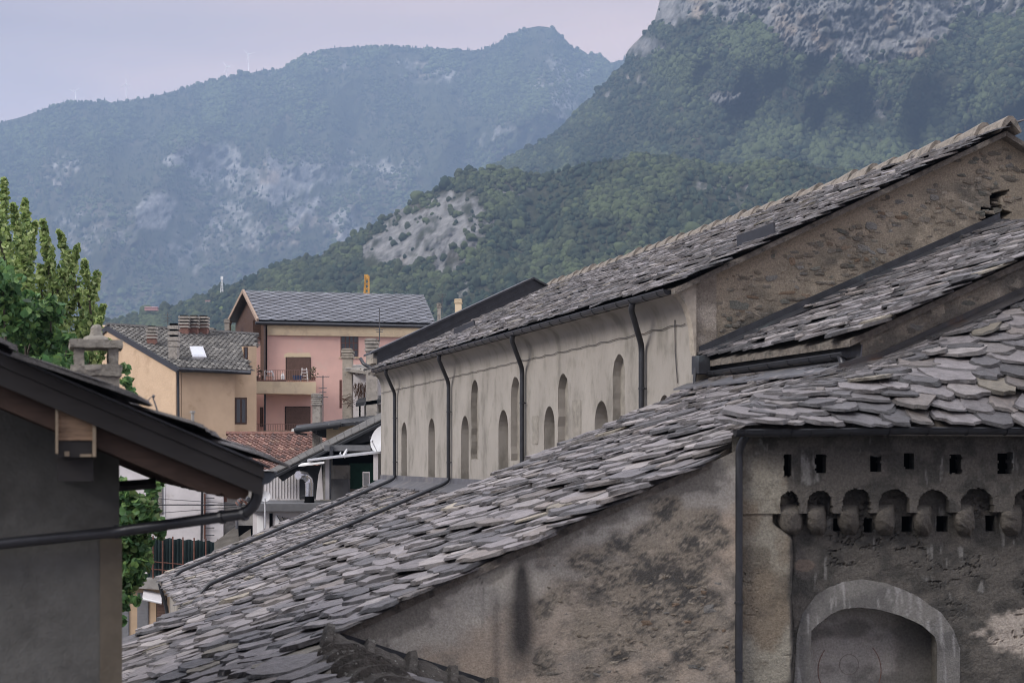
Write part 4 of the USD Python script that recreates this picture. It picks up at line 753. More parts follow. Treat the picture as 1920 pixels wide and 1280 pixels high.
# the air
look_h = usdkit.material(stage, '/World/Looks/haze_look', {'v': ('principled_volume', {'color': (.46, .65, .97), 'density': 1.0e-4, 'anisotropy': 0.1})}, [], volume='v.volume')
LOOK['haze_look'] = look_h
single('haze', box((-7900, -7900, -H0 - 90.), (7900, 7900, 1880.)), 'haze_look', 'pale bluish air between the church and the mountains', 'haze', kind='stuff')
# ------------------------------------------------------------------ the town behind
look('yellow_plaster', (.5, .365, .25), rough=.95, var=.1, scale=1.2, bump=.5, bscale=7, dirt=(.42, .30, .2), dirt_scale=.9, dist=.05)
look('ochre_plaster', (.5, .365, .245), rough=.95, var=.12, scale=1., bump=.15, bscale=12, dirt=(.36, .25, .15), dirt_scale=1.1, dirt_lo=.56, dirt_hi=.74)
look('pink_plaster', (.66, .42, .355), rough=.95, var=.08, scale=1., bump=.1, bscale=12, dirt=(.64, .45, .38), dirt_scale=.8, dirt_lo=.55, dirt_hi=.7)
look('cream_plaster', (.66, .53, .36), rough=.9, var=.06, scale=1., bump=.05, dirt=(.55, .43, .3))
look('white_plaster', (.56, .53, .53), rough=.95, var=.12, scale=1.5, bump=.2, bscale=10, dirt=(.36, .33, .31), dirt_scale=1.6, dirt_lo=.55, dirt_hi=.75)
look('grey_render', (.27, .255, .235), rough=.95, var=.25, scale=2.5, bump=.3, bscale=14, dirt=(.15, .14, .13), dirt_scale=2.)
look('chimney_render', (.29, .265, .235), rough=.95, var=.3, scale=4, bump=.5, bscale=16, dirt=(.13, .12, .11), dirt_scale=3.)
look('brick_red', (.17, .09, .072), rough=.9, var=.3, scale=8, bump=.3)
look('brown_shutter', (.12, .072, .055), rough=.6, var=.2, scale=6, bump=.1)
look('brown_wood', (.07, .038, .026), rough=.7, var=.35, scale=5, bump=.3, stretch=(1, 1, 6))
look('grey_wood_trim', (.3, .22, .17), rough=.8, var=.2)
look('dark_glass', (.03, .033, .038), rough=.12, var=.1, bump=0, spec=.6)
look('skylight_glass', (.55, .58, .62), rough=.15, var=.05, bump=0, spec=.7)
look('rail_iron', (.2, .12, .1), rough=.7, var=.2)
look('white_paint', (.72, .71, .7), rough=.5, var=.06, scale=3, bump=.03)
look('dish_grey', (.5, .5, .51), rough=.6, var=.06)
look('aluminium', (.62, .62, .64), rough=.4, metal=.6, var=.1)
look('chrome_steel', (.72, .72, .74), rough=.16, metal=1., var=.06, scale=4, bump=.05)
look('crane_yellow', (.5, .27, .07), rough=.6, var=.2)
look('blue_plastic', (.03, .06, .14), rough=.4, var=.1)
look('green_panel', (.012, .05, .034), rough=.8, var=.2)
look('green_net', (.02, .035, .036), rough=.9, var=.35, scale=4, bump=.8, bscale=9, stretch=(1, 1, .3))
look('rust_iron', (.13, .06, .045), rough=.9, var=.3)
look('tar_felt', (.03, .031, .034), rough=.6, var=.4, scale=3, bump=.4, dirt=(.2, .2, .21), dirt_scale=3.2, dirt_lo=.6, dirt_hi=.68)
look('slate_strip', (.1, .095, .09), rough=.75, var=.3, scale=3, bump=.4)
look('concrete_ledge', (.11, .11, .115), rough=.9, var=.25, scale=2)
look('corrugated_sheet', (.36, .33, .29), rough=.8, var=.25, scale=3)
look('shutter_grey', (.2, .2, .21), rough=.7, var=.1)
look('antenna_metal', (.11, .11, .115), rough=.5, metal=.5, var=.1)
look('meadow_pink_house', (.4, .2, .18), rough=.9)
painted('tile', rough=.8, var=.3, scale=9., bump=.4, bscale=30.)

def on_plane(px, py, p0, n):
    d = np.array([(px - CX) / F, 1., (HZ - py) / F]); n = np.array(n, float); return d * (np.dot(p0, n) / np.dot(d, n))
def fb(x0, y0, x1, y1, Y, d, back=0.):       # a box whose front face fills this part of the picture at depth Y
    a, b = at(x0, y1, Y), at(x1, y0, Y); return box((a[0], Y + back, a[2]), (b[0], Y + back + d, b[2]))
class Face:
    """a wall face in plan: from C along e1; put(pixel) lands on it"""
    def __init__(s, C, ang):
        s.C = np.array([C[0], C[1], 0.]); s.e = np.array([math.cos(ang), math.sin(ang), 0.]); s.n = np.array([math.sin(ang), -math.cos(ang), 0.])      # n faces the camera
    def p(s, px, py, out=0.): return on_plane(px, py, s.C + s.n * out, s.n)
    def uv(s, px, py, out=0.): q = s.p(px, py, out) - s.C; return np.array([np.dot(q, s.e), q[2]])
    def panel(s, x0, y0, x1, y1, out=0., t=.1, pts=None):
        """a slab on the face: its front 'out' metres before the wall, t thick; the outline in pixels"""
        pts = pts or [(x0, y1), (x1, y1), (x1, y0), (x0, y0)]
        P = sg.Polygon([s.uv(a, b, out) for a, b in pts]).buffer(0); return extr(P, s.C + s.n * out, s.e, (0, 0, 1), -t)
    def opening(s, parent, name, x0, y0, x1, y1, glass='dark_glass', frame='brown_wood', fr=.07, mull=1, bars=0, rec=-.12, label=None):
        w = part(parent, name, s.panel(x0, y0, x1, y1, .012, .03), frame, label=label)
        a, b = s.uv(x0, y1), s.uv(x1, y0); cols = mull + 1; W_ = (b[0] - a[0] - fr) / cols; Hh = (b[1] - a[1] - fr) / (bars + 1)
        for i in range(cols):
            for j in range(bars + 1):
                q0 = a + [fr + i * W_, fr + j * Hh]; q1 = a + [(i + 1) * W_, (j + 1) * Hh]
                part(w, 'pane', extr(sg.box(q0[0], q0[1], q1[0], q1[1]), s.C + s.n * .02, s.e, (0, 0, 1), -.02), glass)
        return w
    def shutter(s, parent, x0, y0, x1, y1, mat='brown_shutter', pitch=.07, name='roller_shutter', label=None):
        a, b = s.uv(x0, y1), s.uv(x1, y0); n = max(4, int((b[1] - a[1]) / pitch)); ms = []
        w = part(parent, name, cat_([s.panel(x0 - 1.2, y0 - 1.2, x1 + 1.2, y1, .03, .02, pts=[(x0 - 1.2, y1), (x1 + 1.2, y1), (x1 + 1.2, y0 - 1.2), (x0 - 1.2, y0 - 1.2)])]), 'black_void' if mat == 'brown_shutter' else mat, label=label)
        for i in range(n):
            z0 = a[1] + (b[1] - a[1]) * i / n; z1 = a[1] + (b[1] - a[1]) * (i + .92) / n
            part(w, 'shutter_slat', extr(sg.box(a[0], z0, b[0], z1), s.C + s.n * .045, s.e, (0, 0, 1), -.02), mat)
        return w
def rods(parent, name, pts, mat, r=.02): return part(parent, name, cat_([tube(p, r, 5) for p in pts]), mat)

def tile_field(P, A, B, dx, dy, t, colour, seed, keep=None, prof='roman'):
    """courses of overlapping tiles on P(a, b): one curved tile each, returned as mesh and paint"""
    rg = rng_of(seed); V, Fc, C = [], [], []; o = 0
    for j in range(int(B / dy) + 1):
        for i in range(int(A / dx) + 1):
            a, b = i * dx, j * dy
            if keep and not keep(a + dx / 2, b + dy / 2): continue
            xs = np.array([0, .14, .3, .46, .6, 1.0]) if prof == 'roman' else np.array([0, .25, .5, .75, 1., 1.001]); hs = np.array([.0, .75, 1., .75, .1, .0]) * t if prof == 'roman' else np.array([0, .8, 1., .8, 0, 0]) * t
            jt = rg.normal(0, .006, 3); q = []
            for bb, lift in ((b + jt[0], .8 * t + abs(jt[1])), (b + dy * 1.12, 0.)):
                for x, h in zip(xs, hs): q.append(P(a + x * dx + jt[2], bb, h + lift))
            n = len(xs)
            for x, h in zip(xs, hs): q.append(P(a + x * dx + jt[2], b + jt[0], 0.))       # lower lip
            V += q; Fc += [f for k in range(n - 1) for f in ((o + k, o + k + 1, o + n + k + 1), (o + k, o + n + k + 1, o + n + k), (o + 2 * n + k, o + 2 * n + k + 1, o + k + 1), (o + 2 * n + k, o + k + 1, o + k))]
            C += [np.array(colour(rg))] * (3 * n); o += 3 * n
    return (np.array(V), np.array(Fc)), np.array(C)
def roof_frame(P0, ex, eu):
    ex, eu = np.array(ex, float), np.array(eu, float); ex /= np.linalg.norm(ex); eu -= ex * np.dot(eu, ex); eu /= np.linalg.norm(eu); n = np.cross(ex, eu); n = n if n[2] > 0 else -n
    return (lambda a, b, h=0.: P0 + ex * a + eu * b + n * h), ex, eu, n

# --- yellow house
ANG_Y = math.atan2(.67, .74); CY = at(340, 697, 72.)
yf = Face(CY, ANG_Y); yg = Face(CY, ANG_Y - np.pi / 2); yg.e = -yg.e      # front, and the gable wall running left from the corner
yg = Face(CY, ANG_Y + np.pi / 2 + np.pi)
yh = thing('yellow_house', 'yellow plastered house with dark tiled roof, skylight and louvred chimneys', 'house', (CY[0], CY[1], -H0))
e1, e2 = yf.e, np.array([-math.sin(ANG_Y), math.cos(ANG_Y), 0])
ZEY, ZRY = 4.37, 7.0
gw = sg.Polygon([(0, -H0), (0, ZEY - .02), (7.75, ZRY - .05), (15.5, ZEY), (15.5, -H0)])
part(yh, 'gable_wall', extr(gw, CY * [1, 1, 0], e2, (0, 0, 1), -.3), 'yellow_plaster')
L_ = yf.uv(440, 700)[0]
part(yh, 'front_wall', yf.panel(0, 0, 0, 0, 0., 1.7, pts=[(341, 1100), (440, 1100), (440, 698), (341, 698)]), 'ochre_plaster')
yr = Face(CY - yf.n * 1.6, ANG_Y)
rw = part(yh, 'recessed_wall', yr.panel(0, 0, 0, 0, 0., .3, pts=[(425, 1100), (481, 1100), (481, 649), (459, 649), (470, 699), (425, 699)]), 'ochre_plaster')
yr.opening(rw, 'window', 440, 745, 463, 795, mull=1, fr=.1)
yr.opening(rw, 'attic_window', 457, 650, 465, 674, mull=0)
k = (ZRY - ZEY) / 7.75; P0 = CY * [1, 1, 0] + [0, 0, ZEY + .12] - e2 * .35 - np.array([0, 0, .35 * k]); nY = np.cross(e1, e2 + np.array([0, 0, k])); nY /= np.linalg.norm(nY)
rp = [on_plane(x, y, P0, nY) for x, y in ((335, 692), (471, 698), (457, 647), (484, 649), (481, 629), (206, 612))]
fr, ex, eu, nn = roof_frame(P0 - e1 * .3, e1, e2 + np.array([0, 0, k])); loc = np.array([[np.dot(p - fr(0, 0), ex), np.dot(p - fr(0, 0), eu)] for p in rp]); loc[0] = (0, 0); loc[5] = (0, loc[4][1])
RP = sg.Polygon(loc).buffer(0); yroof = part(yh, 'roof', extr(RP, fr(0, 0, -.08), ex, eu, .06), 'dark_metal')
def dark_tile(rg): g = rg.uniform(.7, 1.35); return (.105 * g, .1 * g, .094 * g) if rg.random() > .25 else (.16 * g, .152 * g, .14 * g)
m, C = tile_field(lambda a, b, h: fr(a, b, h + .0), loc[:, 0].max(), loc[:, 1].max() - .1, .28, .34, .06, dark_tile, 5, keep=lambda a, b: RP.contains(sg.Point(a, b)))
part(yroof, 'roof_tiles', m, 'tile', paint=C, kind='stuff')
part(yh, 'far_roof_slope', hexa([fr(0, loc[4][1], -.1), fr(9, loc[4][1], -.1), fr(9, loc[4][1], -.1) + e2 * 7 + [0, 0, -2.4], fr(0, loc[4][1], -.1) + e2 * 7 + [0, 0, -2.4], fr(0, loc[4][1], 0.), fr(9, loc[4][1], 0.), fr(9, loc[4][1], 0.) + e2 * 7 + [0, 0, -2.4], fr(0, loc[4][1], 0.) + e2 * 7 + [0, 0, -2.4]]), 'dark_metal')
part(yh, 'rake_board', cat_([beam(fr(-.05, 0, -.12), fr(-.05, loc[4][1], -.12), .08, .28), beam(fr(-.05, loc[4][1], -.12), fr(-.05, loc[4][1], -.12) + e2 * 7 + [0, 0, -2.4], .08, .28)]), 'dark_metal')
part(yh, 'gutter', tube([fr(-.1, -.06, -.08), fr(loc[1][0] + .1, -.06, -.08)], .1, 8), 'dark_metal', smooth=50)
rods(yh, 'downpipe', [bend([fr(-.1, -.06, -.1), yf.p(334, 720, .1), yf.p(335, 800, .1), yf.p(335, 1000, .1)], .2)], 'dark_metal', .06)
rods(yh, 'ridge_cap', [[fr(-.1, loc[4][1], .06), fr(loc[4][0] + .1, loc[4][1], .06)]], 'slate_strip', .11)
def louvre_chimney(parent, c, w, d, h, n, base='chimney_render', neck=None):
    """a stack with a head of stacked slabs"""
    ch = part(parent, 'chimney', box((c[0] - w / 2, c[1] - d / 2, c[2] - 1.5), (c[0] + w / 2, c[1] + d / 2, c[2] + h * .5)), neck or base)
    for i in range(n):
        z = c[2] + h * .3 + h * .7 * i / n; part(ch, 'chimney_slab', box((c[0] - w * .58, c[1] - d * .58, z), (c[0] + w * .58, c[1] + d * .58, z + h * .7 / n * .62)), base)
        part(ch, 'chimney_core', box((c[0] - w * .4, c[1] - d * .4, z + h * .7 / n * .6), (c[0] + w * .4, c[1] + d * .4, z + h * .7 / n * 1.02)), 'black_void')
    return ch
for x in (346, 364, 382): p = on_plane(x + .5, 627, P0, nY); louvre_chimney(yh, at(x, 625, p[1] + .2), .46, .6, .95, 4, neck='brick_red')
p = on_plane(286, 645, P0, nY); louvre_chimney(yh, at(285, 645, p[1]), .42, .5, .9, 4, neck='brick_red')
p = on_plane(326, 672, P0, nY); louvre_chimney(yh, at(326, 668, p[1]), .42, .5, 1.6, 4)
sk = [on_plane(x, y, P0, nY) for x, y in ((362, 673), (384, 673), (378, 656), (357, 656))]; c0 = np.mean(sk, 0)
sw = part(yh, 'skylight', slab([c0 + (p - c0) * 1.18 + nn * .16 for p in sk], nn, .16), 'aluminium'); part(sw, 'pane', slab([c0 + (p - c0) * .92 + nn * .175 for p in sk], nn, .02), 'skylight_glass')
for (x, y0, y1) in ((314, 627, 585), (361, 792, 770)): pass
part(yh, 'flue', cat_([tube([yf.p(361, 800, .4), yf.p(361, 772, .4)], .08, 8), tube([yf.p(361, 774, .4), yf.p(361, 770, .4)], .13, 8)]), 'grey_render')

# --- pink apartment house
ANG_P = math.atan2(.236, .972); CP = at(497, 700, 86.); pf = Face(CP, ANG_P)
ph = thing('pink_house', 'pink apartment house with diamond slate roof, cream balcony and roller shutters', 'house', (CP[0], CP[1], -H0))
part(ph, 'front_wall', pf.panel(0, 0, 0, 0, 0., .3, pts=[(497, 1090), (834, 1090), (834, 628), (497, 628)]), 'pink_plaster')
part(ph, 'eave_band', pf.panel(0, 0, 0, 0, .12, .42, pts=[(500, 628), (834, 633), (834, 608), (500, 602)]), 'cream_plaster')
pr_ = Face(CP - pf.n * 1.2, ANG_P); side = part(ph, 'recessed_wall', pr_.panel(0, 0, 0, 0, 0., .3, pts=[(470, 1090), (501, 1090), (501, 625), (470, 625)]), 'pink_plaster')
pr_.opening(side, 'side_door', 488.5, 670, 494.5, 712, mull=0, glass='brown_shutter'); pr_.opening(side, 'side_door', 487.5, 763, 493.5, 800, mull=0, glass='brown_shutter')
part(ph, 'attic_cladding', pr_.panel(0, 0, 0, 0, .15, .3, pts=[(474, 638), (498, 632), (498, 596), (474, 600)]), 'brown_wood')
w = pf.opening(ph, 'stair_window', 638.5, 629.5, 672, 669, mull=3, bars=2, frame='rust_iron', fr=.05)
part(w, 'sill', pf.panel(636, 669.2, 674, 671, .08, .1), 'cream_plaster')
pf.opening(ph, 'stair_window', 636.5, 712, 641, 765, mull=0, frame='rust_iron'); pf.opening(ph, 'stair_window', 659, 712, 663, 765, mull=0, frame='rust_iron')
pf.shutter(ph, 537, 670.5, 581.5, 713); pf.shutter(ph, 535.5, 763, 581, 806)
part(ph, 'shutter_frame', pf.panel(533, 661, 586, 670, .008, .02, pts=[(533, 670.3), (583, 670.3), (583, 666), (580, 661), (556, 662), (540, 661), (533, 664)]), 'cream_plaster')
bal = Face(CP + pf.n * 1.15, ANG_P)
bc = part(ph, 'balcony', bal.panel(0, 0, 0, 0, 0., 1.2, pts=[(480, 737), (592.5, 739), (592.5, 716), (480, 714.5)]), 'cream_plaster')
def railing(face, x0, x1, y0, y1, n, name='railing'):
    a, b = (face.p(x0, y0, -.06), face.p(x1, y0, -.06)); c, d = face.p(x0, y1, -.06), face.p(x1, y1, -.06)
    bars = [[a, b]] + [[c + (d - c) * t, a + (b - a) * t] for t in np.linspace(0, 1, n)] + [[c + (d - c) * 0 + (a - c) * .12, d + (b - d) * .12]]
    return rods(bc, name, bars, 'rail_iron', .014)
railing(bal, 480.5, 592, 694, 715, 26); part(bc, 'flower_box', bal.panel(482, 712, 520, 717.5, -.02, .2), 'brick_red'); part(bc, 'flower_box', bal.panel(520, 711, 537, 715.5, -.1, .2), 'rail_iron')
bl = part(ph, 'lower_balcony', bal.panel(0, 0, 0, 0, 0., 1.2, pts=[(478, 818), (592, 819), (592, 808), (478, 808)]), 'cream_plaster'); bc2, bc = bc, bl; railing(bal, 480.5, 592, 795, 809, 26); bc = bc2
rods(ph, 'downpipe', [[pf.p(497.5, 606, .1), pf.p(496.5, 830, .1)]], 'dark_metal', .06)
CE = at(482, 603, 85.3); e1p = pf.e; e2p = np.array([-e1p[1], e1p[0], 0]); kp_ = 2.27 / 5
nP = np.cross(e1p, e2p + np.array([0, 0, kp_])); nP /= np.linalg.norm(nP)
rp = [on_plane(x, y, CE, nP) for x, y in ((483, 601), (817, 607), (794, 554), (456, 546))]
frp, exp_, eup, nnp = roof_frame(CE, e1p, e2p + np.array([0, 0, kp_])); lp = np.array([[np.dot(p - CE, exp_), np.dot(p - CE, eup)] for p in rp]); RPp = sg.Polygon(lp)
proof = part(ph, 'roof', extr(RPp, frp(0, 0, -.12), exp_, eup, .08), 'dark_metal')
apexs = frp(lp[3][0], lp[3][1], -.05); far_l = at(428, 602, 95.); fl2 = at(428, 602, 95.) + e1p * 9.5
part(ph, 'far_roof_slope', slab([apexs, frp(lp[2][0], lp[2][1], -.05), fl2, far_l], (0, 0, 1), .1), 'dark_metal')
part(ph, 'gable_board', cat_([beam(frp(lp[0][0], lp[0][1], .02), frp(lp[3][0], lp[3][1], .02), .12, .2), beam(apexs + [0, 0, .05], far_l, .12, .2)]), 'grey_wood_trim')
_g = [frp(lp[0][0] + .45, lp[0][1], -.2), frp(lp[3][0] + .45, lp[3][1], -.2), far_l + e1p * .45 - [0, 0, .2]]; _g += [_g[2] - [0, 0, 3.], _g[0] - [0, 0, 3.]]
part(ph, 'gable_wall', trimesh.Trimesh(np.vstack([_g, np.array(_g) + e1p * .1]), [(0, 1, 2), (0, 2, 3), (0, 3, 4), (5, 7, 6), (5, 8, 7), (5, 9, 8)], process=False), 'brown_wood')
part(ph, 'gutter', tube([frp(-.1, -.08, -.06), frp(lp[1][0], -.08, -.06)], .1, 8), 'dark_metal', smooth=50)
rg = rng_of(21); DW, DH = .82, .62; cnt = 0
for j in range(-1, int(lp[:, 1].max() / (DH / 2)) + 2):
    for i in range(-1, int(14 / DW) + 2):
        a = i * DW + (DW / 2 if j % 2 else 0); b = j * DH / 2
        d = sg.Polygon([(a - DW / 2 + .0, b), (a, b - DH / 2), (a + DW / 2, b), (a, b + DH / 2)]); g = d.intersection(RPp)
        if g.area < .03 or g.geom_type != 'Polygon': continue
        xyc = np.array(g.exterior.coords[:-1]); hb = lambda y: .075 - .07 * (y - (b - DH / 2)) / DH; nq = len(xyc); cc = xyc.mean(0); xi = cc + (xyc - cc) * .972
        V = np.array([frp(x, y, hb(y) + .022) for x, y in xi] + [frp(x, y, hb(y)) for x, y in xi]); f = [(0, t, t + 1) for t in range(1, nq - 1)] + [q for t in range(nq) for q in ((t, nq + t, nq + (t + 1) % nq), (t, nq + (t + 1) % nq, (t + 1) % nq))]
        if np.dot(np.cross(V[1] - V[0], V[2] - V[0]), nnp) < 0: f = [(p, r, q) for p, q, r in f]
        gcol = rg.uniform(.82, 1.15); part(proof, 'diamond_slate', (V, np.array(f)), 'tile', paint=np.repeat([[.165 * gcol, .17 * gcol, .19 * gcol]], len(V), 0)); cnt += 1
# things on the balcony
lad = thing('step_ladder', 'white folding step ladder standing on the pink house balcony', 'step ladder', bal.p(571, 714, -.5))
o = bal.p(571, 714, -.5); ex_ = pf.e
for s_ in (-1, 1):
    part(lad, 'rail', tube([o + ex_ * .2 * s_, o + ex_ * .13 * s_ + pf.n * -.15 + [0, 0, .75]], .025, 5), 'white_paint'); part(lad, 'rear_leg', tube([o + ex_ * .2 * s_ - pf.n * .4, o + ex_ * .13 * s_ - pf.n * .15 + [0, 0, .75]], .02, 5), 'white_paint')
for i in range(4): part(lad, 'step', box(*(lambda c: (c - [.17, .05, .015], c + [.17, .05, .015]))(o - pf.n * .035 * i + [0, 0, .12 + .18 * i])), 'white_paint')
chr_ = thing('balcony_chair', 'pale metal tube chair at the left end of the pink balcony', 'chair', bal.p(504, 714, -.5)); o = bal.p(504, 714, -.5)
part(chr_, 'frame', tube(bend([o - ex_ * .25, o - ex_ * .25 + [0, 0, .6], o + ex_ * .2 + [0, 0, .6], o + ex_ * .25], .12), .025, 5), 'aluminium'); part(chr_, 'seat', box(o + [-.22, .0, .3], o + [.22, .4, .34]), 'aluminium')
part(chr_, 'rear_frame', tube(bend([o - ex_ * .25 + [0, .4, 0], o - ex_ * .25 + [0, .4, .55], o + ex_ * .2 + [0, .4, .55], o + ex_ * .25 + [0, .4, 0]], .12), .022, 5), 'aluminium')
o = bal.p(558, 713, -.5); m = lathe([(0, 0), (.22, 0), (.3, .28), (.27, .28), (.2, .04), (0, .04)], o, 12); single('washing_tub', m, 'blue_plastic', 'dark blue plastic tub beside the white step ladder', 'tub')
o = bal.p(530, 714, -.5); single('water_bottle', lathe([(0, 0), (.1, 0), (.11, .3), (.04, .42), (.04, .47), (0, .47)], o, 10), 'white_paint', 'pale round bottle standing on the pink balcony left of the shutter', 'bottle')
def leafy(name, label, c, r, h, n, size, col, seed, cat='plant', pot=None):
    rg = rng_of(seed); t = thing(name, label, cat, c); c = np.array(c, float)
    if pot: part(t, 'pot', lathe([(0, 0), (pot * .75, 0), (pot, pot * 1.5), (pot * .85, pot * 1.5), (0, pot * 1.2)], c, 10), 'brick_red')
    part(t, 'stem', tube([c + [0, 0, .1], c + [0, 0, h * .8]], .015, 4), 'brown_wood')
    m, C = leaves([(c + rg.normal(0, 1, 3) * [r, r, 0] * .5 + [0, 0, rg.uniform(.15, 1.) * h]) for _ in range(n)], size, col, rg); part(t, 'leaves', m, 'leaf', paint=C, kind='stuff')
def leaves(pts, size, col, rg, up=.3, shape='leaf', var=.3):
    """many small pointed leaves at the given points"""
    pts = np.array(pts); n = len(pts); d = rg.normal(0, 1, (n, 3)) + [0, 0, up]; d /= np.linalg.norm(d, axis=1, keepdims=True); q = rg.normal(0, 1, (n, 3)); w = np.cross(d, q); w /= np.linalg.norm(w, axis=1, keepdims=True); nn_ = np.cross(w, d)
    s = size * rg.uniform(.65, 1.3, (n, 1)); outl = [(0, 0, 0), (.42, .3, .06), (.36, .62, .03), (0, 1, -.08), (-.36, .62, .03), (-.42, .3, .06)]
    V = np.stack([pts + w * a * s + d * (b - .4) * s + nn_ * c_ * s for a, b, c_ in outl], 1).reshape(-1, 3); f0 = np.array([(0, 1, 2), (0, 2, 3), (0, 3, 4), (0, 4, 5)])
    Fc = (f0[None] + 6 * np.arange(n)[:, None, None]).reshape(-1, 3); col = np.array(col); base = col[rg.integers(0, len(col), n)] * rg.uniform(1 - var, 1 + var, (n, 1)); return (V, Fc), np.repeat(base, 6, 0)
GREEN = [(.05, .075, .03), (.075, .1, .04), (.04, .06, .028)]
leafy('balcony_plant', 'potted green plant at the right end of the pink balcony', bal.p(587, 714, -.25), .22, .8, 60, .11, GREEN, 71, pot=.14); leafy('balcony_plant', 'potted dark shrub at the left corner of the pink balcony', bal.p(484, 714, -.4), .2, .9, 60, .11, [(.04, .05, .03)], 72, pot=.14)

# --- red tiled roof
CR = at(400, 886, 63.); fR, exR, euR, nR = roof_frame(CR, (1, .03, 0), (0, 1, .42))
BR = 4.35
rr = thing('red_roofed_house', 'low house with weathered red clay tile roof below the pink balconies', 'house', (CR[0] + 2, CR[1] + 2, -H0))
part(rr, 'wall', box((CR[0] + .2, CR[1] + .4, -H0), (CR[0] + 5.6, CR[1] + 4., CR[2] - .1)), 'white_plaster')
rb = part(rr, 'roof', slab([fR(0, 0, -.05), fR(4.9, 0, -.05), fR(4.9, BR, -.05), fR(0, BR, -.05)], nR, .1), 'brick_red')
def red_tile(rg): g = rg.uniform(.7, 1.3); return [(.2 * g, .115 * g, .095 * g), (.24 * g, .14 * g, .115 * g), (.13 * g, .085 * g, .075 * g), (.28 * g, .18 * g, .14 * g)][rg.choice(4, p=[.5, .25, .18, .07])]
m, C = tile_field(lambda a, b, h: fR(a, b, h), 4.85, BR - .1, .24, .3, .07, red_tile, 6); part(rb, 'roof_tiles', m, 'tile', paint=C, kind='stuff')
rods(rb, 'ridge_cap', [[fR(-.1, BR, .04), fR(5., BR, .04)]], 'brick_red', .1)
part(rr, 'ridge_flashing', slab([fR(2.8, BR - .05, .1), fR(4.9, BR - .05, .1), fR(4.9, BR + .3, .16), fR(2.8, BR + .3, .16)], nR, .03), 'grey_render')

# --- grey house with sloping slate strip, felt roof and terrace shed, crowded against the church front
gh = thing('grey_terrace_house', 'cluttered grey terrace house with sloping slate strip and dark felt lean-to roof', 'house', (at(640, 900, 58)[0], 59., -H0))
def poly_slab(pts, d, mat, name, parent, **k):
    """pts: (px, py, depth) corners of a face, thickened straight back by d"""
    P = np.array([at(*p) for p in pts]); n = len(P); V = np.vstack([P, P + [0, d, 0]]); f = [(0, i, i + 1) for i in range(1, n - 1)] + [(n, n + i + 1, n + i) for i in range(1, n - 1)] + [q for i in range(n) for q in ((i, n + i, n + (i + 1) % n), (i, n + (i + 1) % n, (i + 1) % n))]
    m = trimesh.Trimesh(V, f, process=False); 
    if m.volume < 0: m.invert()
    return part(parent, name, m, mat, **k)
# rake strip: single course of slabs climbing to the right
rk = part(gh, 'rake_roof', slab([at(500, 886, 58), at(512, 893, 57.5), at(716, 792, 57.5), at(716, 776, 58.6)], (0, -.3, 1), .1), 'tar_felt')
for i in range(15):
    t0, t1 = i / 15, (i + .96) / 15; a0, b0 = at(499, 886, 58.), at(509, 891, 57.55); a1, b1 = at(716, 775, 58.6), at(716, 788, 57.6)
    rg = rng_of(i); part(rk, 'slab', slab([a0 + (a1 - a0) * t0, b0 + (b1 - b0) * t0, b0 + (b1 - b0) * t1, a0 + (a1 - a0) * t1], (0, -.3, 1), -.05 - .015 * rg.random()), 'slate_strip')
poly_slab([(520, 892, 57.8), (716, 796, 57.8), (716, 822, 57.8), (620, 842, 57.8), (530, 902, 57.8)], .15, 'tar_felt', 'verge_board', gh)
poly_slab([(600, 850, 58.2), (716, 798, 58.2), (716, 1000, 58.2), (600, 1000, 58.2)], .2, 'grey_render', 'gable_wall', gh)
poly_slab([(612, 800, 60), (690, 790, 60), (640, 822, 60), (624, 835, 60), (612, 828, 60)], .3, 'cream_plaster', 'dormer_wall', gh)
poly_slab([(575, 803, 60.3), (616, 800, 60.3), (616, 822, 60.3), (600, 818, 60.3)], .3, 'tar_felt', 'dormer_side', gh)
fr_ = part(gh, 'felt_roof', slab([at(552, 805, 59.2), at(716, 784, 59.2), at(716, 775, 62.5), at(556, 797, 62.5)], (0, 0, 1), .13), 'tar_felt')
part(fr_, 'gutter', tube([at(552, 807, 59.1), at(640, 795, 59.1)], .11, 8), 'tar_felt', smooth=50); part(gh, 'pipe_bend', tube(bend([at(553, 806, 59.1), at(556, 812, 59.1), at(575, 814, 59.4)], .1), .04, 6), 'dark_metal')
part(gh, 'wall_lamp', box(at(626, 805, 59.8), at(633, 797, 59.5)), 'grey_render')
# ledge beam and canopies
part(gh, 'concrete_beam', fb(608, 834, 694, 845, 57.2, .35), 'concrete_ledge'); part(gh, 'beam_post', fb(618, 836, 624, 853, 57.1, .2), 'dark_metal')
part(gh, 'terrace_canopy', slab([at(576, 861, 56.2), at(714, 846, 56.2), at(714, 842, 58.), at(583, 859, 58.)], (0, 0, 1), .07), 'aluminium')
part(gh, 'small_canopy', slab([at(559, 872, 56.), at(608, 866, 56.), at(607, 862, 57.), at(566, 868, 57.)], (0, 0, 1), .05), 'white_paint')
part(gh, 'terrace_post', fb(610, 860, 618, 936, 56.6, .2), 'white_plaster'); part(gh, 'terrace_post', fb(700, 848, 708, 900, 56.3, .2), 'white_plaster'); part(gh, 'steel_post', fb(617.5, 858, 620.5, 936, 56.4, .1), 'dark_metal')
bk_ = part(gh, 'back_room_wall', fb(606, 850, 716, 960, 58.0, .15), 'grey_render')
part(bk_, 'dark_doorway', fb(624, 852, 702, 880, 57.9, .05), 'black_void'); part(bk_, 'green_door', fb(655, 868, 702, 916, 57.85, .05), 'green_panel', label='dark green door in the shade under the canopy'); part(bk_, 'stone_panel', fb(620, 872, 655, 897, 57.5, .3), 'grey_render'); part(bk_, 'lower_panel', fb(620, 897.5, 655, 940, 57.3, .3), 'concrete_ledge')
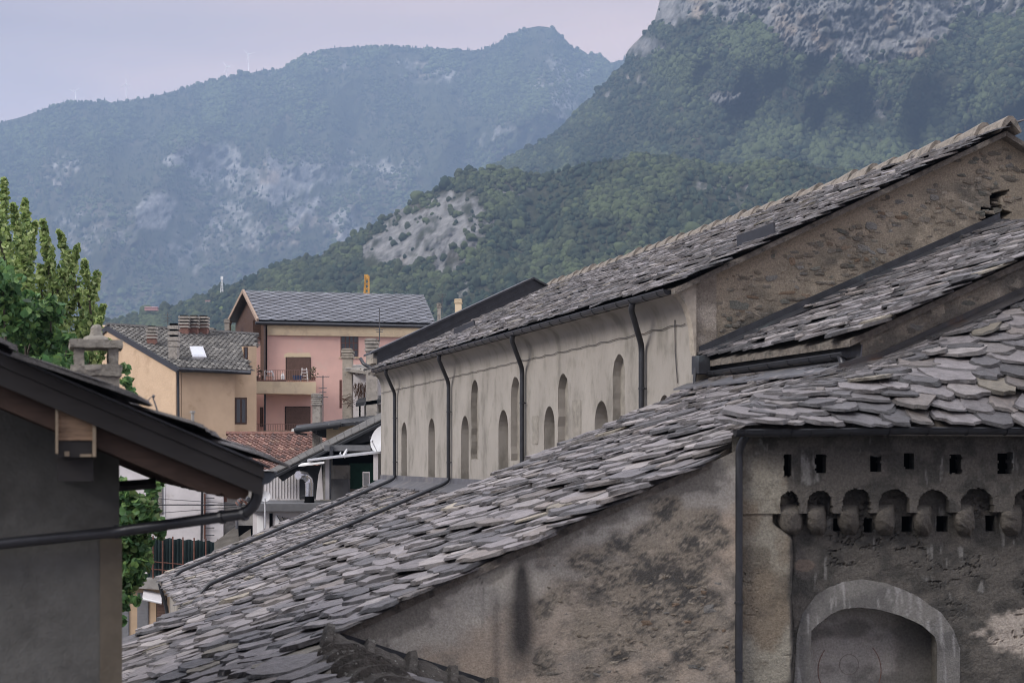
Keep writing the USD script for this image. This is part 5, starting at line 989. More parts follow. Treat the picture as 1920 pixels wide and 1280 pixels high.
part(bk_, 'dark_cupboard', fb(562, 872, 606, 936, 58.2, .3), 'tar_felt'); part(bk_, 'curtain', slab([at(597, 890, 57.4), at(603, 870, 57.4), at(606, 936, 57.4), at(592, 936, 57.4)], (0, -1, 0), .06), 'white_plaster')
part(gh, 'tiled_wall', fb(486, 880, 566, 940, 58.6, .2), 'white_plaster')
for i in range(14): part(gh, 'wall_grid_line', fb(488 + i * 5.6, 886, 488.5 + i * 5.6, 934, 58.58, .03), 'grey_render')
part(gh, 'roof_ledge', hexa([at(470, 958, 55.2), at(640, 958, 55.2), at(640, 962, 58.6), at(470, 962, 58.6), at(470, 944, 55.2), at(640, 944, 55.2), at(640, 937, 58.6), at(470, 937, 58.6)]), 'concrete_ledge')
lw = part(gh, 'lower_wall', fb(474, 957, 640, 1090, 55.6, .3), 'white_plaster')
for x0, x1, y0, y1, mt in ((482, 494, 966, 1010, 'white_paint'), (505, 511, 962, 990, 'black_void'), (516, 524, 966, 984, 'white_paint'), (526, 540, 970, 990, 'grey_render')): part(lw, 'panel', fb(x0, y0, x1, y1, 55.55, .06), mt)
for i in range(5): rods(lw, 'wall_pipe', [bend([at(520 + i * 9, 966 + i * 2, 55.5), at(526 + i * 9, 978, 55.5), at(540 + i * 8, 974 + 2 * i, 55.5)], .2)], 'grey_metal', .02)
# stubby air unit on the terrace
ac = thing('air_conditioner', 'grey ribbed air conditioning unit by the dark green door', 'air conditioner', at(686, 912, 56.7)); part(ac, 'case', fb(680, 884, 692, 911, 56.6, .35), 'white_plaster')
for i in range(6): part(ac, 'rib', fb(681 + i * 1.8, 886, 681.9 + i * 1.8, 909, 56.56, .05), 'shutter_grey')
def dish(name, label, c, r, toward, pole=None):
    t = thing(name, label, 'satellite dish', c); c = np.array(c, float); d = np.array(toward, float); d /= np.linalg.norm(d); a = np.cross(d, [0, 0, 1]); a /= np.linalg.norm(a); b = np.cross(a, d); V, Fc = [c - d * .25 * r], []
    for k in range(1, 6):
        q = k / 5; V += [c + d * (-.25 * r + .25 * r * q * q) + (a * math.cos(x) + b * math.sin(x)) * r * q for x in np.arange(20) * np.pi / 10]
    Fc = [(0, 1 + i, 1 + (i + 1) % 20) for i in range(20)] + [f for k in range(4) for i in range(20) for p in [1 + k * 20 + i] for q_ in [1 + k * 20 + (i + 1) % 20] for f in ((p, p + 20, q_ + 20), (p, q_ + 20, q_))]
    m = trimesh.Trimesh(V, Fc, process=False); m2 = trimesh.Trimesh(np.array(V) - d * .02, [f[::-1] for f in Fc], process=False); part(t, 'reflector', cat_([m, m2]), 'dish_grey', smooth=60)
    part(t, 'feed_arm', tube([c - b * r, c - b * .4 * r + d * .7 * r], .018, 5), 'aluminium'); part(t, 'feed_horn', tube([c - b * .38 * r + d * .66 * r, c - b * .38 * r + d * .8 * r], .05, 6), 'aluminium')
    if pole is not None: part(t, 'pole', tube([c - d * .3 * r, pole + [0, 0, (c - d * .3 * r)[2] - pole[2] - .15], pole], .03, 6), 'aluminium')
dish('satellite_dish', 'large white satellite dish half hidden behind the church corner', at(713, 822, 55.8), .52, (-.55, -.6, .25), None)
dish('satellite_dish', 'small white satellite dish on thin pole above the near slate roof', at(497, 930, 54.), .2, (.2, -1, .2), at(497, 990, 54.1))
dish('satellite_dish', 'small pale dish tilted on top of the terrace canopy', at(646, 849, 56.6), .2, (-.9, -.3, .5), at(646, 856, 56.7))
fp = thing('flue_pipe', 'shiny steel flue pipe with bent top on the flat terrace roof', 'flue', at(580, 940, 56.2))
part(fp, 'pipe', tube([at(580, 930, 56.2), at(580, 905, 56.2)], .155, 16), 'chrome_steel', smooth=50); part(fp, 'collar', tube([at(580, 906.5, 56.2), at(580, 904.5, 56.2)], .17, 16), 'chrome_steel', smooth=50)
part(fp, 'elbow', tube([at(580, 905, 56.2), at(580, 900, 56.2), at(572, 891.5, 56.2), at(566, 890.5, 56.), at(559, 890.5, 55.8)], [.155, .155, .16, .16, .16], 16), 'chrome_steel', smooth=30); part(fp, 'base_cone', tube([at(580, 944, 56.2), at(580, 930, 56.2)], [.2, .165], 14), 'black_void')
# chimneys in front of the pink house
def stack(label, x0, x1, y0, y1, Y, head, slabs=3, d=.6, col='chimney_render'):
    """a free-standing tall stack seen between the roofs"""
    t = thing('chimney_stack', label, 'chimney', at((x0 + x1) / 2, y1, Y)); a, b = at(x0, y1, Y), at(x1, y0 + head, Y); part(t, 'shaft', box((a[0], Y, a[2] - 1.), (b[0], Y + d, b[2])), col)
    zt = at(x0, y0, Y)[2]; h = (zt - b[2]) / (slabs + .6)
    for i in range(slabs): part(t, 'head_slab', box((a[0] - .05 + .02 * (i % 2), Y - .05, b[2] + i * h + .003), (b[0] + .05 - .02 * (i % 2), Y + d + .05, b[2] + (i + .78) * h)), col); part(t, 'head_gap', box((a[0] + .06, Y + .06, b[2] + (i + .7) * h), (b[0] - .06, Y + d - .06, b[2] + (i + 1.03) * h)), 'black_void')
    part(t, 'cap', extr(sg.Polygon([(a[0] - .07, 0), (b[0] + .07, 0), (b[0] - .03, h * .6), (a[0] + .03, h * .6)]), (0, Y + d + .05, b[2] + slabs * h), (1, 0, 0), (0, 0, 1), d + .1), col)
stack('tall plastered chimney stack in front of the pink house stair windows', 642, 659.5, 653, 780, 63., 18, col='pale_stone'); stack('tallest grey chimney stack, close to the church front', 686, 707, 634, 745, 62., 24); stack('short ribbed grey chimney stack left of the tv aerial', 585.5, 600.5, 737, 792, 62.5, 22, slabs=5)
stack('pair of small grey chimneys behind the pink roof ridge', 820, 826, 568, 590, 105., 8, slabs=2); stack('cream chimney with stepped head standing above the dark parapet', 853, 865, 560, 582, 100., 8, slabs=2, col='cream_plaster')
stack('grey chimney beside the pink house gable', 421, 430, 598, 622, 92., 7, slabs=2); stack('squat grey chimney behind the yellow house ridge', 394, 400, 614, 626, 90., 4, slabs=1)
# white house piece with small tiled porch between the stacks
wp = thing('white_stair_house', 'narrow white rendered stair house with dead creeper and small slate porch', 'house', at(680, 780, 64.))
part(wp, 'wall', fb(659, 690, 716, 790, 64.4, 2.5), 'white_plaster'); part(wp, 'porch_roof', slab([at(646, 690, 62.6), at(694, 697, 62.6), at(694, 682, 64.4), at(655, 684, 64.4)], (0, 0, 1), .12), 'chimney_render')
for i in range(4): part(wp, 'porch_bracket', beam(at(664 + i * 8, 700, 64.4), at(660 + i * 8, 692, 62.9), .06, .07), 'brown_wood')
part(wp, 'ledge_roof', slab([at(667, 755, 62.), at(716, 748, 62.), at(716, 740, 63.5), at(672, 747, 63.5)], (0, 0, 1), .16), 'tar_felt'); part(wp, 'shade_wall', fb(683, 757, 716, 780, 62.8, .2), 'grey_render'); part(wp, 'window', fb(673, 756, 676, 785, 62.6, .1), 'black_void')
rg = rng_of(3); tw = []
for i in range(26):
    x, y = rg.uniform(663, 688), rg.uniform(716, 722); pts = [at(x, y, 64.3)]
    for k in range(4): x += rg.normal(0, 2); y += rg.uniform(3, 9); pts.append(at(x, y, 64.3))
    tw.append(pts)
for i in range(12):
    x, y = rg.uniform(655, 672), rg.uniform(735, 765); pts = [at(x, y, 63.)]
    for k in range(3): x -= rg.uniform(3, 8); y += rg.normal(0, 3); pts.append(at(x, y, 62.8))
    tw.append(pts)
dc = thing('dead_creeper', 'bare tangled creeper stems on the narrow white wall', 'creeper', at(675, 750, 64.2)); part(dc, 'stems', cat_([tube(p, .012, 4) for p in tw]), 'brown_wood', kind='stuff')
# aerials
def aerial(label, x, y0, y1, Y, arms, guy=None):
    t = thing('tv_aerial', label, 'aerial', at(x, y1, Y)); part(t, 'mast', tube([at(x, y1, Y), at(x, y0, Y)], .022, 5), 'antenna_metal')
    for (y, w, n) in arms:
        z = at(x, y, Y); bm = part(t, 'boom', tube([z + [-w * .5, .0, 0], z + [w * .5, .0, 0]], .014, 4), 'antenna_metal')
        for i in range(n): c = z + [-w * .5 + w * i / max(1, n - 1), 0, 0]; part(bm, 'element', tube([c + [0, -.2, -.03], c + [0, .2, .03]], .009, 4), 'antenna_metal')
    return t
aerial('tv aerial with two combs standing left of the ribbed chimney gap', 605.5, 704, 790, 61., [(706, .5, 7), (727, .3, 4), (735, .25, 4), (744, .4, 5)]); aerial('tall thin tv aerial in front of the pink eave', 711.5, 578, 640, 60., [(601, .3, 3), (618, .3, 4), (622, .25, 4)]); aerial('tv aerial on the yellow house ridge', 314.5, 585, 627, 79., [(590, .35, 4), (596, .3, 3), (602, .3, 3)])
aerial('small aerial above the pink roof ridge at its left', 504, 538, 547, 95., [(539, .35, 3)]); aerial('small aerial above the pink roof ridge at its right', 739, 545, 553, 95., [(546, .5, 4)]); aerial('aerial beside the pair of small chimneys', 829, 550, 590, 100., [(552, .6, 5), (557, .5, 4)])
# tower crane top behind the pink roof
cr = thing('tower_crane', 'yellow lattice crane tip rising behind the pink house roof', 'crane', at(686, 700, 150.)); Y = 150.
for dx in (0, .45):
    for dy in (0, .45): part(cr, 'chord', tube([at(683.5, 620, Y) + [dx, dy, 0], at(683.5, 517, Y) + [dx * .8 + .05, dy, 0]], .06, 5), 'crane_yellow')
for i in range(9): a = at(683.5, 600 - i * 9, Y); part(cr, 'lattice', cat_([tube([a, a + [.45, 0, .48]], .035, 4), tube([a + [.45, 0, 0], a + [0, .0, .48]], .035, 4)]), 'crane_yellow')
part(cr, 'head', box(at(683, 522, Y), at(690, 514.5, Y) + [0, .5, 0]), 'crane_yellow'); part(cr, 'tie_bar', tube([at(679.5, 600, Y), at(684, 528, Y)], .06, 5), 'crane_yellow')
# white house with louvred shutters, lower left
wh = thing('white_house', 'old white rendered house with grey louvred shutters behind the climbing plant', 'house', at(330, 1000, 60.)); wf = Face(at(330, 950, 60.), .06)
part(wh, 'wall', wf.panel(0, 0, 0, 0, 0, .3, pts=[(150, 1100), (418, 1100), (418, 860), (150, 860)]), 'white_plaster')
def louvres(parent, x0, y0, x1, y1):
    sh = part(parent, 'louvred_shutter', wf.panel(x0, y0, x1, y1, .05, .04), 'shutter_grey'); a, b = wf.uv(x0, y1), wf.uv(x1, y0); n = 14
    for i in range(n): z0 = a[1] + (b[1] - a[1]) * (i + .12) / n; part(sh, 'slat', extr(sg.box(a[0] + .04, z0, b[0] - .04, z0 + (b[1] - a[1]) / n * .62), wf.C + wf.n * .075, wf.e, (0, 0, 1), -.02), 'chimney_render')
part(wh, 'window_frame', wf.panel(272, 898, 309, 968, .03, .03), 'white_paint'); louvres(wh, 275, 903, 288.5, 964); louvres(wh, 293, 903, 306.5, 964)
rods(wh, 'drainpipe', [[wf.p(380, 870, .1), wf.p(378, 1020, .1)]], 'dark_metal', .05); rods(wh, 'drainpipe', [[wf.p(384, 925, .1), wf.p(384, 1010, .1)]], 'rust_iron', .04)
for i in range(8): rods(wh, 'ladder_rung', [[wf.p(384, 905 + i * 14, .12), wf.p(402, 905 + i * 14, .12)]], 'dark_metal', .02)
part(wh, 'side_wall', fb(402, 905, 478, 1060, 60.6, .3), 'grey_render'); part(wh, 'dark_opening', fb(404, 915, 425, 940, 60.5, .05), 'rust_iron'); part(wh, 'dark_opening', fb(440, 985, 474, 1060, 60.5, .05), 'black_void')
sc_ = [wf.p(225, 965, .5), wf.p(470, 962, .5)]
single('washing_line', cat_([tube([wf.p(225, 946, .5), wf.p(470, 946, .5)], .025, 4), tube([wf.p(225, 930, .5), wf.p(350, 938, .5), wf.p(470, 946, .5)], .012, 4), tube([wf.p(225, 967, .5), wf.p(470, 948, .5)], .012, 4)]), 'dark_metal', 'dark wires strung in front of the white house shutters', 'wire')
# ducts and corrugated sheets
dk = thing('vent_duct', 'grey ribbed vent duct curling out beside the white house', 'duct', at(452, 960, 57.)); part(dk, 'tube', tube(bend([at(448, 950, 57.), at(449, 938, 57.), at(456, 933, 57.), at(466, 936, 56.8)], .3, 6), .1, 8), 'grey_metal', smooth=50)
for i in range(5): part(dk, 'rib', tube([at(446 + i * 4.5, 945 - 4 * math.sin(i * .8) * 2, 57) + [-.02, 0, -.02], at(446 + i * 4.5, 945 - 4 * math.sin(i * .8) * 2, 57) + [.02, 0, .02]], .12, 8), 'brick_red')
single('rain_pipe', tube(bend([at(444, 968, 56.5), at(444, 1040, 56.5), at(444, 1090, 56.5)], .1), .06, 8), 'grey_metal', 'plain grey upright pipe beside the corrugated sheets', 'pipe', smooth=50)
for i, (x0, y0, x1, y1, x2, y2, lb) in enumerate(((402, 1018, 446, 985, 448, 1000, 'upper tilted corrugated sheet beside the green netting fence'), (400, 1040, 470, 992, 472, 1016, 'lower rippled corrugated sheet beside the green netting fence'))):
    n = 16; a, b, c = at(x0, y0, 55.5 - i * .6), at(x1, y1, 57. - i * .6), at(x2, y2 + 14, 55. - i * .6); V = []
    for k in range(n * 2 + 1): t = k / (n * 2); q = np.array([0, -.03, .05]) * (k % 2); V += [a + (c - b) * t * .8 + q, b + (c - b) * t + q]
    f = [t for k in range(n * 2) for t in ((2 * k, 2 * k + 1, 2 * k + 3), (2 * k, 2 * k + 3, 2 * k + 2), (2 * k, 2 * k + 3, 2 * k + 1), (2 * k, 2 * k + 2, 2 * k + 3))]; single('corrugated_sheet', (np.array(V), np.array(f)), 'corrugated_sheet', lb, 'roof sheet')
# green netting fence
gf_ = thing('netting_fence', 'dark green netting fence on rusty posts above the yellow shop', 'fence', at(340, 1080, 57.)); rg = rng_of(6); xs = np.linspace(276, 412, 60); V = []
for x in xs: w = .05 * math.sin(x * .9) + rg.normal(0, .01); V += [at(x, 1082, 57.) + [0, w, 0], at(x, 1046, 57.) + [0, w * 1.6, 0], at(x, 1006 + .07 * (x - 276) + 1.2 * math.sin(x * .35), 57.) + [0, w, 0]]
f = [t for i in range(59) for j in range(2) for t in ((3 * i + j, 3 * i + 3 + j, 3 * i + 4 + j), (3 * i + j, 3 * i + 4 + j, 3 * i + 1 + j))]; part(gf_, 'net', (np.vstack([V, np.array(V) + [0, .01, 0]]), np.array(f + [(a + 180, c + 180, b + 180) for a, b, c in f])), 'green_net')
for x in (268, 287, 305, 324, 343, 364, 386, 408): part(gf_, 'post', tube([at(x, 1084, 56.9), at(x, 1002 + .06 * (x - 268), 56.9)], .03, 6), 'rust_iron')
for y in (1052, 1066): part(gf_, 'rail', tube([at(240, y - 4, 56.9), at(412, y + 12, 56.9)], .02, 5), 'rust_iron')
# yellow shop
ys = thing('yellow_shop', 'yellow shop front with grey roller shutters below the netting fence', 'shop', at(270, 1300, 57.)); sf = Face(at(262, 1150, 57.), .12)
part(ys, 'terrace_edge', sf.panel(0, 0, 0, 0, .3, 1.2, pts=[(150, 1096), (420, 1112), (420, 1094), (150, 1076)]), 'grey_render'); part(ys, 'wall', sf.panel(0, 0, 0, 0, 0, .3, pts=[(150, 1330), (420, 1330), (420, 1100), (150, 1090)]), 'ochre_plaster')
sf.shutter(ys, 212, 1106, 241, 1300, mat='shutter_grey', pitch=.12, label='left grey roller shutter'); sf.shutter(ys, 258.5, 1112, 277.5, 1300, mat='shutter_grey', pitch=.12); sf.shutter(ys, 294, 1118, 312, 1300, mat='brown_shutter', pitch=.12)
part(ys, 'awning', slab([sf.p(267, 1120, .7), sf.p(303, 1128, .7), sf.p(303, 1112, .05), sf.p(269, 1104, .05)], (0, 0, 1), .06), 'white_plaster'); part(ys, 'awning_bar', tube([sf.p(267, 1122, .7), sf.p(303, 1130, .7)], .05, 6), 'white_paint')
# far houses on the hill, mast, wind turbines
def far_house(label, x0, x1, y0, y1, Y, col, roof):
    t = thing('hillside_house', label, 'house', at((x0 + x1) / 2, y1, Y)); a, b = at(x0, y1, Y), at(x1, y0, Y); d = (b[0] - a[0]) * .6; h = b[2] - a[2]; part(t, 'wall', box((a[0], Y, a[2] - h), (b[0], Y + d, b[2] - h * .4)), col)
    part(t, 'roof', extr(sg.Polygon([(-d * .1, 0), (d * 1.1, 0), (d * .5, h * .55)]), (a[0] - .4, Y, b[2] - h * .42), (0, 1, 0), (0, 0, 1), b[0] - a[0] + .8), roof)
def hill_Y(M, px, py):
    k = np.argmin((M['PX'] - px) ** 2 + (M['PY'] - py) ** 2); return M['P'].reshape(-1, 3)[k][1]
far_house('pink roofed house alone on the lower left hillside', 271, 294, 575, 578.5, hill_Y(hill, 282, 590) - 40, 'meadow_pink_house', 'meadow_pink_house')
far_house('tiny pale house on the green terraces of the hill', 385, 393, 563, 567, hill_Y(hill, 389, 572) - 12, 'grey_render', 'brick_red')
Yf = hill_Y(far, 104, 342); cs_ = thing('hillside_ruin', 'small white ruined tower high on the hazy left mountain', 'ruin', at(108, 346, Yf - 60)); part(cs_, 'tower', fb(99, 336, 103, 348, Yf - 60, 8), 'grey_render'); part(cs_, 'wall', fb(103, 341, 114, 348, Yf - 55, 8), 'chimney_render')
Yh = hill_Y(hill, 416, 552) - 30; ms_ = thing('radio_mast', 'white lattice radio mast on the green hill left of the pink house', 'mast', at(416, 545, Yh)); a = at(416, 548, Yh); h = at(416, 518, Yh)[2] - a[2]
for dx, dy in ((-1, -1), (1, -1), (1, 1), (-1, 1)): part(ms_, 'leg', tube([a + [dx * 1.2, dy * 1.2, 0], a + [dx * .3, dy * .3, h]], .22, 4), 'white_paint')
for i in range(5): part(ms_, 'brace', tube([a + [-1.1 + .15 * i, -1.1 + .15 * i, h * (i + .3) / 5.5], a + [1.1 - .15 * i, -1.1 + .15 * i, h * (i + .9) / 5.5]], .16, 4), 'white_paint')
part(ms_, 'antenna_head', box(a + [-1.2, -1., h * .8], a + [1.2, 1., h * .98]), 'white_paint')
for x, yb, yt, ra, lb in ((141.5, 192, 173, .7, 'leftmost white wind turbine on the far ridge'), (237, 192, 158, 1.6, 'second white wind turbine on the far ridge'), (466, 142, 103, .3, 'white wind turbine on the far ridge where it starts to climb'), (425, 150, 126, 2.2, 'faintest wind turbine, just left of the climbing ridge')):
    Yt = float(np.interp(x, far['PX'][:, 0], far['P'][:, -1, 1])) + 30; t = thing('wind_turbine', lb, 'wind turbine', at(x, yb, Yt), group=None); pxm = Yt / F; hb = at(x, yt, Yt)
    part(t, 'tower', tube([at(x, yb + 3, Yt), hb], [1.3 * 1., .8], 8), 'white_paint'); part(t, 'nacelle', box(hb - [1.6, 4, 1.6], hb + [1.6, 4, 1.6]), 'white_paint')
    for q_ in range(3): b_ = ra + q_ * 2 * np.pi / 3; part(t, 'blade', tube([hb - [0, 4.5, 0], hb + [math.cos(b_) * 13 * pxm * .35, -4.5, math.sin(b_) * 13 * pxm * .35], hb + [math.cos(b_) * 13 * pxm, -4.5, math.sin(b_) * 13 * pxm]], [1.1, 1.0, .3], 5), 'white_paint')
# ------------------------------------------------------------------ near house at the left
look('house_render', (.098, .096, .09), rough=.95, var=.22, scale=3, bump=.5, bscale=26, dirt=(.066, .064, .06), dirt_scale=1.6)
look('house_quoin', (.115, .097, .074), rough=.95, var=.25, scale=4, bump=.4, bscale=20)
look('fascia_brown', (.02, .0175, .017), rough=.6, var=.25, scale=4, bump=.2, stretch=(1, 1, 6))
look('soffit_wood', (.038, .022, .016), rough=.75, var=.35, scale=5, bump=.3, stretch=(1, 1, 5))
look('end_grain', (.22, .145, .095), rough=.8, var=.45, scale=9, bump=.4, stretch=(.4, .4, 4), dirt=(.09, .055, .035), dirt_scale=6)
look('pale_batten', (.24, .19, .135), rough=.8, var=.2)
look('lead_grey', (.12, .135, .155), rough=.5, metal=.3, var=.3, scale=8)
look('old_stone', (.235, .215, .185), rough=.95, var=.35, scale=8, bump=.8, bscale=24, dirt=(.09, .085, .075), dirt_scale=4., dirt_lo=.5, dirt_hi=.68)
SV = 11.0; H_SL = .432
hz = lambda u: H_SL * (1.49 - u) - .005              # top of the slates along the verge
nh = thing('near_house', 'dark gabled house with slate roof, wooden eaves and stone chimney at the left', 'house', (-1., 12.5, -H0), TH)
WS, WU = 12.0, .475
part(nh, 'gable_wall', extr(sg.Polygon([(-6, -H0), (WU, -H0), (WU, hz(WU) - .22), (-6, hz(-6) - .22)]), (0, WS + .3, 0), (1, 0, 0), EZ, .3), 'house_render')
part(nh, 'side_wall', box((WU - .3, WS + .31, -H0), (WU - .002, 19., hz(WU) - .25)), 'house_render')
part(nh, 'corner_strip', box((.33, WS - .02, -H0), (WU + .02, WS + .1, -.62)), 'house_quoin')
def along_slope(u0, u1, z0, z1, s0, s1): return extr(sg.Polygon([(u0, hz(u0) - z1), (u1, hz(u1) - z1), (u1, hz(u1) - z0), (u0, hz(u0) - z0)]), (0, s1, 0), (1, 0, 0), EZ, s1 - s0)
deck = part(nh, 'roof_deck', along_slope(-6, 1.42, .07, .12, SV + .03, 19.), 'soffit_wood')
part(nh, 'fascia_board', along_slope(-6, 1.46, .062, .15, SV - .02, SV + .03), 'fascia_brown'); part(nh, 'fascia_board', along_slope(-6, 1.45, .152, .285, SV + .0, SV + .04), 'fascia_brown'); part(nh, 'drip_edge', along_slope(-6, 1.5, .045, .06, SV - .05, SV + .1), 'dark_metal')
# verge slates and the courses behind them
nsl = len(SLATES); cs_h = math.cos(math.atan(H_SL))
del SLATES[:]
rgv = rng_of(91)
lay_slates(nh + '/roof_deck', lambda a, b: np.array([1.52 - b * cs_h, SV - .07 + a, hz(1.52 - b * cs_h) - .055]), 4.5, 6.5, width=.5, expo=.5, thick=.03, seed=92, over=.02, dark=.35)
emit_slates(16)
# rafters with shaped tails, purlin box
def rafter(s, t, tail=True):
    us_ = [1.36, 1.335, 1.30, 1.27, 1.22, 1.17, 1.12, 1.02, .9]; dz = [.315, .36, .365, .39, .405, .385, .42, .435, .44]
    lo = [(u, hz(u) - d) for u, d in zip(us_, dz)]; up = [(-6, hz(-6) - .425), (-6, hz(-6) - .13), (1.38, hz(1.38) - .13)]
    return extr(sg.Polygon(lo + up).buffer(0), (0, s + t, 0), (1, 0, 0), EZ, t)
part(nh, 'rafter', rafter(SV + .09, .1), 'soffit_wood')
for i in range(1, 6): part(nh, 'rafter', rafter(SV + .09 + i * .85, .1), 'soffit_wood')
part(nh, 'soffit', along_slope(-6, 1.4, .121, .14, SV + .2, WS), 'soffit_wood')
def hp_(x0, y0, x1, y1, s, d): a, b = on_s(x0, y1, s), on_s(x1, y0, s); return box((a[0], s, a[2]), (b[0], s + d, b[2]))
pu = part(nh, 'purlin', hp_(108, 770, 175, 902, SV + .16, .85), 'fascia_brown')
part(pu, 'end_board', hp_(109, 762, 174, 825, SV + .06, .05), 'end_grain', label='weathered pale wooden board on the purlin end'); part(pu, 'lower_board', hp_(108, 826, 173, 857, SV + .07, .05), 'fascia_brown')
part(pu, 'side_batten', hp_(104, 759, 109, 850, SV + .03, .12), 'pale_batten'); part(pu, 'side_batten', hp_(173.5, 778, 180, 856, SV + .03, .12), 'pale_batten'); part(pu, 'worn_edge', hp_(121, 846, 130, 855, SV + .06, .02), 'pale_batten'); part(pu, 'worn_edge', hp_(150, 851, 172, 856, SV + .06, .02), 'pale_batten')
# gutter, its end, and the pipe that runs back to the wall and along it
gc = on_s(492, 890, SV + .02)
gutter(nh, (gc[0] + .01, SV + .02, gc[2] + .015), (gc[0] + .01, 18.5, gc[2] + .03), r=.085, mat='lead_grey')
pp_ = [on_s(484, 900, SV + .12), on_s(482, 938, SV + .14), on_s(462, 962, SV + .2), on_s(420, 968, SV + .32), on_s(222, 996, WS - .14), on_s(0, 1019, WS - .12), on_s(-120, 1032, WS - .12)]
part(nh, 'downpipe', tube(bend(pp_, .1, 5), .043, 12), 'dark_metal', smooth=50)
part(nh, 'pipe_joint', cat_([tube([p, p + (q_ - p) / np.linalg.norm(q_ - p) * .03], .053, 12) for p, q_ in ((pp_[2], pp_[3]), (pp_[3], pp_[4]), (pp_[4], pp_[5]))]), 'dark_metal')
part(nh, 'tie_beam', tube([on_s(200, 913, WS + 1.2), on_s(292, 906, WS + 1.2)], .045, 8), 'fascia_brown')
# chimney with open lantern head
CS = 14.6; c0 = on_s(181, 740, CS); W_ = lambda px: px / F * (xy(c0[0], CS)[1])
zc = lambda y: on_s(181, y, CS)[2]
def cbox(w, y0, y1, j=0, dx=0., rough=.012, seed=0):
    m = box((c0[0] - W_(w) / 2 + W_(dx), CS - W_(w) / 2 + .25, zc(y1)), (c0[0] + W_(w) / 2 + W_(dx), CS + W_(w) / 2 + .25, zc(y0)))
    for _ in range(4): m = m.subdivide()
    v = m.vertices; return trimesh.Trimesh(v + (fbm(v * 9., 3, seed)[:, None] - .5) * rough * 2 + (fbm(v * 30., 3, seed + 3)[:, None] - .5) * rough, m.faces, process=False)
ch = part(nh, 'chimney', cbox(82, 704, 800, seed=1), 'old_stone', smooth=35)
part(ch, 'collar', cbox(91, 683, 704, seed=2, rough=.02), 'old_stone', smooth=35)
for sx in (-1, 1):
    for sy in (-1, 1):
        m = box((-W_(9), -W_(9), zc(684)), (W_(9), W_(9), zc(650))); m.apply_translation((c0[0] + sx * W_(31), CS + .25 + sy * W_(31), 0)); m = m.subdivide().subdivide().subdivide(); v = m.vertices; part(ch, 'corner_post', trimesh.Trimesh(v + (fbm(v * 12., 3, sx + 5)[:, None] - .5) * .03, m.faces, process=False), 'old_stone', smooth=35)
part(ch, 'cap_slab', cbox(96, 636, 651, seed=6, rough=.014), 'old_stone', smooth=35)
m = lathe([(0, zc(604)), (W_(5), zc(605)), (W_(9), zc(610)), (W_(10), zc(618)), (W_(12), zc(625)), (W_(22), zc(629)), (W_(27), zc(637)), (0, zc(638))], (c0[0], CS + .25, 0), 18); m = m.subdivide().subdivide(); v = m.vertices; part(ch, 'finial', trimesh.Trimesh(v + (fbm(v * 14., 3, 9)[:, None] - .5) * .03, m.faces, process=False), 'old_stone', smooth=True)
single('wire_bracket', cat_([tube([at(270, 757, 12.6), at(286, 742, 12.6), at(298, 778, 12.6)], .008, 5), tube([at(286, 742, 12.6), at(290, 743, 12.6)], .014, 6)]), 'antenna_metal', 'bent metal wire bracket sticking up from the near slate roof', 'bracket')

# ------------------------------------------------------------------ trees
look('bark', (.085, .075, .06), rough=.95, var=.35, scale=6, bump=.8, bscale=14)
def branchy(root, tips, rg, r0=.16, sway=.35):
    ms = []; axes = []
    for tip in tips:
        tip = np.array(tip); base = root + (tip - root) * [.12, .12, 0] + [0, 0, (tip - root)[2] * .25]; n = 14; t = np.linspace(0, 1, n); bow = rg.normal(0, sway, 3) * [1, 1, .2]
        pts = np.array([base * (1 - q) + tip * q + bow * math.sin(np.pi * q) + [0, 0, (tip - base)[2] * .1 * math.sin(np.pi * q)] for q in t]); pts[0] = root + [0, 0, (tip - root)[2] * .2]
        ms.append(tube(pts, np.linspace(r0 * .5, .012, n), 6)); axes.append(pts)
    return ms, axes
# poplar-like tree of upright shoots
YT = 33.; rg = rng_of(101); root = at(40, 1190, YT); root[2] = -H0
tips = [at(x, y, YT + rg.uniform(-1.6, 1.6)) for x, y in ((8, 338), (24, 385), (47, 376), (66, 420), (80, 417), (94, 470), (111, 437), (128, 475), (146, 463), (158, 490), (182, 512), (170, 560), (194, 575), (-25, 350), (-50, 380), (-80, 420), (35, 440), (120, 520), (150, 545), (75, 500), (10, 430), (205, 640), (188, 600))]
ms, axes = branchy(root, tips, rg, r0=.22)
t1 = thing('upright_tree', 'tall light green tree with upright leafy shoots behind the near roof', 'tree', root); part(t1, 'trunk', cat_([tube([root, root + [0, 0, 4.5]], [.28, .22], 10)] + ms), 'bark', smooth=50)
pts = []
for ax in axes:
    L = np.linalg.norm(np.diff(ax, axis=0), axis=1).sum(); n = int(620 * L / 8)
    for _ in range(n):
        q = 1 - rg.random() ** 1.35 * .72; x = q * (len(ax) - 1); i = min(int(x), len(ax) - 2); p = ax[i] + (ax[i + 1] - ax[i]) * (x - i); R = .05 + .85 * (1 - q) ** .85; d = rg.normal(0, 1, 3); d /= np.linalg.norm(d)
        tw = rg.random() ** .6 * R; pts.append(p + d * tw * [1, 1, .8] + [0, 0, tw * .5])
ax_ = np.array(axes)
for _ in range(5200):          # leafy side twigs that close the crown between the shoots
    i, j = rg.integers(0, len(axes), 2); q = rg.uniform(.25, .86); k = q * 13; k0 = min(int(k), 12); a_, b_ = (x[k0] + (x[k0 + 1] - x[k0]) * (k - k0) for x in (ax_[i], ax_[j]))
    if np.linalg.norm(a_ - b_) < 1.7: pts.append(a_ + (b_ - a_) * rg.random() + rg.normal(0, .12, 3))
m, C = leaves(pts, .115, [(.28, .36, .12), (.38, .45, .19), (.22, .3, .1), (.13, .2, .07)], rg, up=.6); part(t1, 'crown', m, 'leaf', paint=C, kind='stuff')
